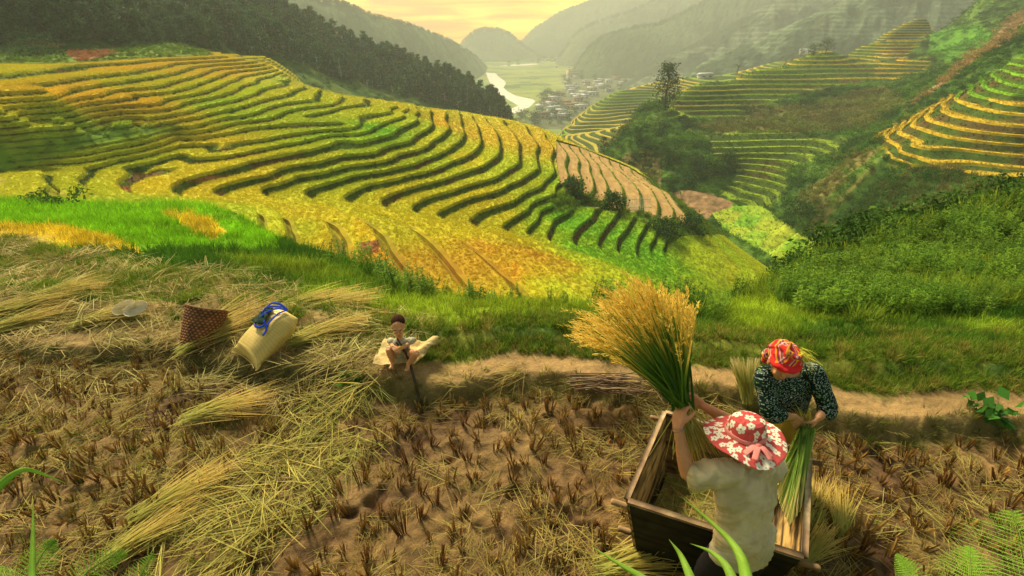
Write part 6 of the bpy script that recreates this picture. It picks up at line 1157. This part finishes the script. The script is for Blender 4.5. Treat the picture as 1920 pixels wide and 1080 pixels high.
# grain sack
sk0, sk1 = npv(Wz(467, 674, .20)), npv(Wz(548, 593, .46)); ax = unit(sk1 - sk0); sd = unit(np.cross(ax, A_(0, 0, 1))); nz = np.cross(sd, ax); Ls = np.linalg.norm(sk1 - sk0)
a, b = np.meshgrid(np.linspace(-1, 1, 70), np.linspace(0, 2 * math.pi, 96, endpoint=False), indexing='ij')
def sackshape(a, b):
    t = (a + 1) / 2; hw = .185 + .045 * (1 - t) ** 3 + .02 * np.sin(t * 3.1); th = .15 * np.clip(1 - np.abs(a) ** 3.2, .0, 1) ** .55 * (1 - .12 * (1 - t)) + .008; ce = np.cos(b); se = np.sin(b)
    x = hw * np.sign(ce) * np.abs(ce) ** .72 * (1 + .12 * (np.abs(a) ** 7)) ; x = x * np.where(t > .82, 1 - (t - .82) * 1.2, 1); y = th * np.sign(se) * np.abs(se) ** .8 * (1 - .55 * np.abs(ce) ** 4); l = a * Ls / 2 * (1 + .10 * (np.abs(ce) ** 3) * (a < 0)); return x, y, l
x, y, l = sackshape(a, b); wr = .006 * (fbm(a * 5, b * 3, 3, 3) - .5) + .005 * np.sin(a * 22 + 3 * np.cos(b)) * (np.abs(a) > .75); mid = (sk0 + sk1) / 2 + nz * .05
V = (mid + sd * x[..., None] + nz * (y + wr)[..., None] + ax * l[..., None]).reshape(-1, 3); I = np.arange(70 * 96).reshape(70, 96); J = np.roll(I, -1, 1); F = np.stack([I[:-1], J[:-1], J[1:], I[1:]], -1).reshape(-1, 4); capn = len(V); V = np.r_[V, [mid - ax * Ls / 2, mid + ax * Ls / 2 * 1.0]]
F = np.r_[F, np.stack([np.full(96, capn), J[0], I[0], I[0]], -1), np.stack([np.full(96, capn + 1), I[-1], J[-1], J[-1]], -1)]
xr = np.r_[x.ravel(), 0, 0]; lr_ = np.r_[l.ravel(), 0, 0]; C = np.array([.62, .46, .13]) * (.80 + .22 * fbm(xr * 110, lr_ * 4, 2, 3) + .2 * (fbm(xr * 6, lr_ * 6, 2, 5) - .3) + .07 * np.sin(lr_ * 500))[:, None]
sk = empty("grain_sack", tuple(sk0)); tag(sk, "full pale yellow woven grain sack lying on the straw", "sack"); SKM = plant_mat("woven_sack", False, transl=0, rough=.5, spec=.35, nsc=0)
o = pmesh("sack_body", (V - sk0, F, C), SKM, smooth=True); o.parent = sk
for e in (-1, 1): cpt = -ax * Ls * .02 + sd * .235 * e + nz * .03; solid("sack_corner", [eloft([cpt * .55 + ax * .06, cpt, cpt * 1.06 - ax * .035], [.035, .016, .006], [.05, .022, .008], nz)], (.60, .45, .13), SKM, sk)
sm_ = [mid + ax * (-Ls / 2 * (1 + .10 * abs(t) ** 3)) - ax * .012 + sd * .225 * t - sk0 for t in np.linspace(-1, 1, 20)]; solid("seam", [tubes([sm_], [.006], 6)], (.50, .36, .10), SKM, sk)
# cloth bag with blue straps thrown over the sack
top = lambda s, t: mid + ax * s * Ls / 2 + sd * t + nz * .158 * (1 - abs(s) ** 3.2 * .5) * math.sqrt(max(.05, 1 - (t / .22) ** 2)) 
bg = empty("cloth_bag", tuple(top(.3, -.1))); tag(bg, "dark green cloth bag with bright blue straps draped over the grain sack", "bag"); ob = npv(bg.location)
G = np.array([[top(.02 + .75 * i / 11, -.20 + .22 * j / 11 + .05 * math.sin(i * .5)) + nz * (.030 + .016 * math.sin(i * 1.1 + j * .8)) - ob for j in range(12)] for i in range(12)]); I = np.arange(144).reshape(12, 12); F = np.stack([I[:-1, :-1], I[1:, :-1], I[1:, 1:], I[:-1, 1:]], -1).reshape(-1, 4)
o = pmesh("bag_cloth", (G.reshape(-1, 3), F, np.array([.018, .045, .035]) * (.6 + .9 * rng.random((144, 1)))), CLOTH, smooth=True); o.parent = bg; m = o.modifiers.new('t', 'SOLIDIFY'); m.thickness = .014; m = o.modifiers.new('s', 'SUBSURF'); m.levels = 1; m.render_levels = 2
def strap(pts, w=.013): P = [top(s, t) + nz * (.030 + z) - ob for s, t, z in pts]; return solid("strap", [eloft(P, [w] * len(P), [.005] * len(P), unit(np.cross(P[-1] - P[0], nz)), 8)], (.012, .045, .42), CLOTH, bg)
strap([(.10, -.06, 0), (-.06, .00, .0), (-.04, .06, 0), (.10, .08, .0)]); strap([(.05, -.03, 0), (.45, -.02, .02), (.80, .02, .02), (.98, .08, .0)]); strap([(.98, .08, 0), (.70, .08, .0), (.25, .10, .0), (.10, .12, 0)]); strap([(.55, -.12, .01), (.85, -.10, .05), (1.0, -.02, .05), (.98, .08, 0)]); strap([(.22, .05, .01), (.05, .13, 0), (-.18, .15, 0)]); strap([(.4, -.08, .02), (.7, -.06, .045), (.95, .03, .03)])
solid("red_trim", [eloft([top(.12, -.20) - ob, top(.0, -.205) - ob + nz * .01, top(-.08, -.20) - ob], [.010] * 3, [.014] * 3)], (.38, .02, .02), CLOTH, bg)
# pale plastic cups beside the basket
PL = mat_basic("thin_plastic", rgb=(.74, .68, .48), rough=.5, spec=.2, transl=.3)
for i, (u, v, rz, lb) in enumerate(((238, 580, .5, "clear plastic bowl lying on straw, left one of the pair"), (258, 582, .7, "whitish plastic bowl lying on straw, right one of the pair"))):
    z_, a_ = np.meshgrid(np.linspace(0, 1, 14), np.arange(36) / 36 * 2 * math.pi, indexing='ij'); rr_ = .045 + .04 * z_ ** .6; V = np.stack([rr_ * np.cos(a_) * 1.5, rr_ * np.sin(a_), z_ * .06], -1).reshape(-1, 3); I = np.arange(14 * 36).reshape(14, 36); J = np.roll(I, -1, 1); F = np.r_[np.stack([I[:-1], J[:-1], J[1:], I[1:]], -1).reshape(-1, 4)]
    V = np.r_[V, [[0, 0, 0]]]; F = np.r_[F, np.stack([np.full(36, 14 * 36), J[0], I[0], I[0]], -1)]; o = mesh_np("plastic_bowl", V, F, PL, smooth=True); p = Wz(u, v, .30); o.location = p; o.rotation_euler = (R(35), R(-15), rz); m = o.modifiers.new('t', 'SOLIDIFY'); m.thickness = .003; tag(o, lb, "bowl")
# sheaf standing behind the women, twig pile, cut bundles
def tipsC(n): p = np.stack([rnd(1368, 1426, n), rnd(668, 690, n)], 1); lam = rnd(4.25, 4.55, n); return ray(p[:, 0], p[:, 1]) * lam[:, None] + A_(0, 0, CAMH)
sheaf("rice_sheaf", Wz(1402, 752, .2), tipsC, 240, .02, None, "pale threshed sheaf standing upright on the path behind the headscarf", False, .006, ((.30, .36, .08), (.50, .50, .14)), ((.62, .52, .22), (.80, .66, .36)))
tw = []; 
for i in range(46): u0, v0 = rnd(1060, 1150), rnd(700, 738); u1 = u0 + rnd(60, 110); a = npv(Wz(u0, v0, .25 + rnd(0, .09))); b = npv(Wz(u1, v0 + rnd(-8, 14), .25 + rnd(0, .09))); m_ = (a + b) / 2 + A_(0, rnd(-.04, .04), rnd(0, .05)); tw.append(([a, m_, b], [.007, .006, .003]))
V, F = tubes([t[0] for t in tw], [t[1] for t in tw], 5); o = pmesh("twig_pile", (V, F, np.repeat(colv(46, (.10, .06, .035), (.30, .21, .12)), 3 * 5 + 2, 0)), CLOTH); tag(o, "heap of dry brown twigs at the end of the earth path, behind the sheaf", "brushwood")
def bundle(n=130, L=.75):
    b = np.stack([rng.normal(size=n) * .07, rng.normal(size=n) * .05, rnd(.0, .11, n)], 1); d = np.stack([.9 + 0 * b[:, 0], rng.normal(size=n) * .16, rnd(-.06, .14, n)], 1); g = colv(n, (.20, .28, .04), (.46, .42, .10)); y = colv(n, (.55, .38, .08), (.72, .52, .16)); return blades(b, d, L * rnd(.6, 1.1, n), .011, rnd(.02, .14, n), 6, .25, np.stack([g, y], 1))
BM = [pmesh("cut_rice_bundle", bundle(), STM) for _ in range(4)]
BL = [((1545,1015),.6,"orange and green rice bundle lying against the right side of the box"),((1570,960),1.0,"cut rice bundle fanned out right of the box, the upper of the pile"),((1535,930),.9,"greenish bundle leaning on the box corner under the hanging sheaf"),((30,575),.45,"long green rice bundle at the far left edge of the ledge"),((95,570),.5,"second green bundle from the left edge, heaped on the first"),((150,560),.45,"yellow-tipped rice bundle in the middle of the left heap"),((60,610),.6,"lower bundle of the left heap, overhanging the stubble"),((200,590),.55,"flat bundle under the plastic bowls"),((405,640),.9,"upright green-gold bundle between basket and sack"),((420,610),.95,"golden bundle behind the basket, beside the sack"),((600,640),.5,"bundle of cut rice right of the sack"),((640,610),.3,"pale bundle on the ledge between sack and child"),((590,575),.35,"dry pale bundle above the sack, on the edge of the ledge"),((640,580),.2,"dry bleached bundle at the end of the ledge above the child"),
      ((1210,1060),.15,"yellow straw bundle lying before the box at its near left corner"),((300,1000),.8,"long green straw bundle in the left foreground"),((350,930),.7,"green straw bundle across the trampled swath"),((430,780),.35,"thick straw bundle below the sack")]
for i, ((u, v), rz, lb) in enumerate(BL):
    o = BM[i] if i < 4 else BM[int(rng.integers(4))].copy()
    if i >= 4: sc.collection.objects.link(o)
    p = Wz(u, v, .1); z = gz(p.x, p.y); p = Wz(u, v, z); d = A_(math.cos(rz), math.sin(rz), 0); o.location = (p.x - d[0] * .3, p.y - d[1] * .3, gz(p.x, p.y) + .01); o.rotation_euler = (0, R(-6), rz); f = rnd(.85, 1.15) * ((.55 if u > 1400 else .75) if v > 900 else .95); o.scale = (f, f, f); tag(o, lb, "rice bundle", "cut rice bundles lying about")
# ---------------- plants on the photographer's own bank
PB = mesh_np("near_bank", [(-5, -6, 1.55), (5, -6, 1.55), (5, .15, 1.5), (-5, .15, 1.5), (-5, .62, -.1), (5, .62, -.1)], np.array([(0, 1, 2), (0, 2, 3), (3, 2, 5), (3, 5, 4)]), GM, np.tile([.12, .15, .03], (4, 1))); tag(PB, kind='structure')
FRN = plant_mat("near_leaf", False, transl=.45, rough=.5)
def leafblade(name, pix, lams, w, label, parent=None, col=((.16, .34, .03), (.34, .52, .07))):
    P = np.array([npv(W(u, v, l)) for (u, v), l in zip(pix, lams)]); n = len(P); m = 28; t0, t1 = np.linspace(0, 1, n), np.linspace(0, 1, m); Q = np.stack([np.interp(t1, t0, P[:, k]) for k in range(3)], 1)
    for _ in range(6): Q[1:-1] = (Q[:-2] + 2 * Q[1:-1] + Q[2:]) / 4
    T = unit(np.gradient(Q, axis=0)); vd = unit(Q - A_(0, 0, CAMH)); sdv = unit(np.cross(T, vd)); nn = np.cross(T, sdv); ww = (w * np.sin(np.clip(t1 * 1.0, 0, 1) ** .6 * 1.35 + .02).clip(.02, 1) * 1.0)[:, None]; ww = ww * np.minimum(1, (1.05 - 0) * (t1[:, None] ** .55 + .02))
    V = np.stack([Q - sdv * ww, Q - sdv * ww * .5 + nn * ww * .16, Q + nn * ww * .30, Q + sdv * ww * .5 + nn * ww * .16, Q + sdv * ww], 1).reshape(-1, 3); k = np.arange(m - 1)[:, None] * 5 + np.arange(4)[None]; F = np.stack([k, k + 1, k + 6, k + 5], -1).reshape(-1, 4)
    tt = np.repeat(t1, 5)[:, None]; C = (np.array(col[1]) * (1 - tt) + np.array(col[0]) * tt) * (.9 + .2 * rng.random((len(V), 1))); C[2::5] *= 1.25
    o = pmesh(name, (V, F, C), FRN, smooth=True); m_ = o.modifiers.new('t', 'SOLIDIFY'); m_.thickness = .0006; o.parent = parent; return o
rp = empty("reed_plant", (.55, .35, 1.5)); tag(rp, "broad green reed leaves arching up before the person in the hat", "reed plant"); rp.matrix_world
def kid(o, e): o.parent = e; o.matrix_parent_inverse = Matrix.Translation(e.location).inverted(); return o
L_ = [([(1278,932),(1327,973),(1368,1011),(1390,1042),(1402,1090),(1405,1180)],(1.42,1.38,1.33,1.28,1.2,1.1),.018),([(1254,1011),(1276,1039),(1298,1090),(1310,1180)],(1.3,1.28,1.22,1.12),.016),([(1294,1019),(1333,1033),(1361,1058),(1376,1090),(1390,1180)],(1.3,1.28,1.24,1.2,1.1),.016)]
for a, b, w_ in L_: kid(leafblade("leaf", a, b, w_, None), rp)
e2 = empty("reed_plant", (.3, .35, 1.5)); tag(e2, "single slanting grass leaf left of the reed, at the bottom edge", "reed plant"); kid(leafblade("leaf", [(1108,1024),(1157,1055),(1204,1082),(1290,1150)], (1.4,1.36,1.32,1.2), .012, None), e2)
e3 = empty("reed_plant", (-1.3, .4, 1.5)); tag(e3, "arching grass leaf reaching in from the left edge", "reed plant"); kid(leafblade("leaf", [(128,908),(80,888),(45,877),(15,895),(-20,930),(-60,1000)], (1.5,1.46,1.42,1.4,1.38,1.3), .014, None), e3)
e4 = empty("reed_plant", (-1.2, .4, 1.5)); tag(e4, "straight upright grass leaf in the bottom left corner", "reed plant"); kid(leafblade("leaf", [(62,935),(62,1000),(60,1090),(62,1180)], (1.4,1.36,1.3,1.2), .011, None), e4)
def frond(pix, lams, wl, n=22, side=(1, 1)):
    P = np.array([npv(W(u, v, l)) for (u, v), l in zip(pix, lams)]); t0 = np.linspace(0, 1, len(P)); t1 = np.linspace(0, 1, n); Q = np.stack([np.interp(t1, t0, P[:, k]) for k in range(3)], 1); T = unit(np.gradient(Q, axis=0)); vd = unit(Q - A_(0, 0, CAMH)); S_ = unit(np.cross(T, vd)); parts = []; gap = np.linalg.norm(Q[1] - Q[0])
    V, F = tubes([Q], [np.linspace(.003, .001, n)], 5); parts.append((V, F, np.tile([.22, .34, .06], (len(V), 1))))
    for k in range(n - 1):
        f = math.sin(min(1, (1 - t1[k]) * 1.15 + .03) * 1.57) * (.35 + .65 * min(1, t1[k] * 4 + .2))
        for e in (-1, 1):
            L2_ = wl * f; m = 16; q = np.linspace(.04, 1, m); d = unit(S_[k] * e + T[k] * .35); sp = Q[k] + d * (L2_ * q)[:, None] - vd[k] * 0 + A_(0, 0, -1) * (.12 * L2_ * q ** 2)[:, None]
            lf = gap * .46 * (1 - .75 * q) ; nd = np.repeat(unit(T[k] + .15 * d)[None], m, 0)
            for e2_ in (-1, 1): parts.append(blades(sp, nd * e2_ + d * .45, lf, lf * .6 + .0012, .02, 1, .5, rnd(.8, 1.2, (m, 1)) * np.array([[.26, .46, .04]])))
            parts.append(blades(sp[:1], [d], L2_ * 1.0, gap * .30, .02, 3, .25, np.array([[.24, .44, .06]])))
    return join(*parts)
def fern(loc, label, fr):
    e = empty("fern", loc); tag(e, label, "fern")
    for pix, lam, wl in fr: kid(pmesh("frond", frond(pix, lam, wl), FRN), e)
fern((1.35, .5, 1.5), "large bright fern frond in the bottom right corner", [([(1940,1120),(1925,1060),(1912,1000),(1896,955)], (1.3,1.36,1.4,1.44), .17), ([(2010,1130),(1985,1060),(1960,980)], (1.2,1.25,1.3), .12)])
fern((1.1, .5, 1.5), "fern frond pointing up, left of the corner fern", [([(1818,1160),(1820,1080),(1818,1022)], (1.25,1.34,1.4), .095)])
fern((.95, .5, 1.5), "small dull fern tip by the stubble, leftmost on the right side", [([(1735,1130),(1712,1078),(1680,1038)], (1.3,1.4,1.45), .05)])
fern((-.8, .5, 1.5), "fern with a curled tip in the left foreground", [([(130,1110),(165,1070),(205,1045),(240,1040)], (1.35,1.4,1.42,1.45), .055)])
fern((-.6, .5, 1.5), "fern frond right of the curled one in the left foreground", [([(240,1130),(262,1080),(288,1036)], (1.35,1.4,1.44), .05)])
fern((-1.0, .5, 1.5), "yellow-green fern frond beside the upright grass leaf", [([(30,1120),(60,1070),(85,1030),(105,1012)], (1.3,1.36,1.4,1.42), .055), ([(-10,1120),(5,1060)], (1.3, 1.38), .05)])
# leafy weeds on the bund
def weed(u, v, z, label, s=.16):
    p = Wz(u, v, z); e = empty("broadleaf_weed", (p.x, p.y, gz(p.x, p.y))); tag(e, label, "weed"); n = 26; st_ = rng.normal(size=(n, 3)) * A_(.5, .5, .28) * s + A_(0, 0, s * .6); o = pmesh("leaf", leaves(st_, rnd(.25, .42, n) * s, .7, 1.2, rnd(.6, 1.3, (n, 1)) * np.array([.07, .22, .03])), FRN); o.parent = e
    V, F = tubes([[(0, 0, 0), tuple(q * .9)] for q in st_[:8]], [[.003, .002]] * 8, 5); o = pmesh("stem", (V, F, np.tile([.10, .16, .04], (len(V), 1))), FRN); o.parent = e
weed(655, 708, .1, "leafy green weed at the edge of the mud, left of the child"); weed(1828, 785, .1, "leafy green weed by the path at the right", .17); weed(1862, 790, .1, "smaller leafy weed rightmost on the edge of the path", .12)
HAZE = .00042
# ================================================================ the air: one even box of haze over everything
hm = bpy.data.materials.new("haze_air"); hm.use_nodes = True; t = hm.node_tree; t.nodes.remove(t.nodes['Principled BSDF'])
pv = node(t, 'ShaderNodeVolumePrincipled'); pv.inputs['Color'].default_value = (.61, .69, .66, 1); pv.inputs['Density'].default_value = HAZE; pv.inputs['Anisotropy'].default_value = .2
t.links.new(pv.outputs[0], t.nodes['Material Output'].inputs['Volume'])
bm = bmesh.new(); bmesh.ops.create_cube(bm, size=1); me = bpy.data.meshes.new("haze"); bm.to_mesh(me); bm.free(); me.materials.append(hm)
hz = bpy.data.objects.new("haze", me); sc.collection.objects.link(hz)
hx0, hx1, hy0, hy1, hz0, hz1 = -1800, 2750, -60, 3050, VZ - 60, 330
hz.location = ((hx0 + hx1) / 2, (hy0 + hy1) / 2, (hz0 + hz1) / 2); hz.scale = (hx1 - hx0, hy1 - hy0, hz1 - hz0); tag(hz, kind='stuff')
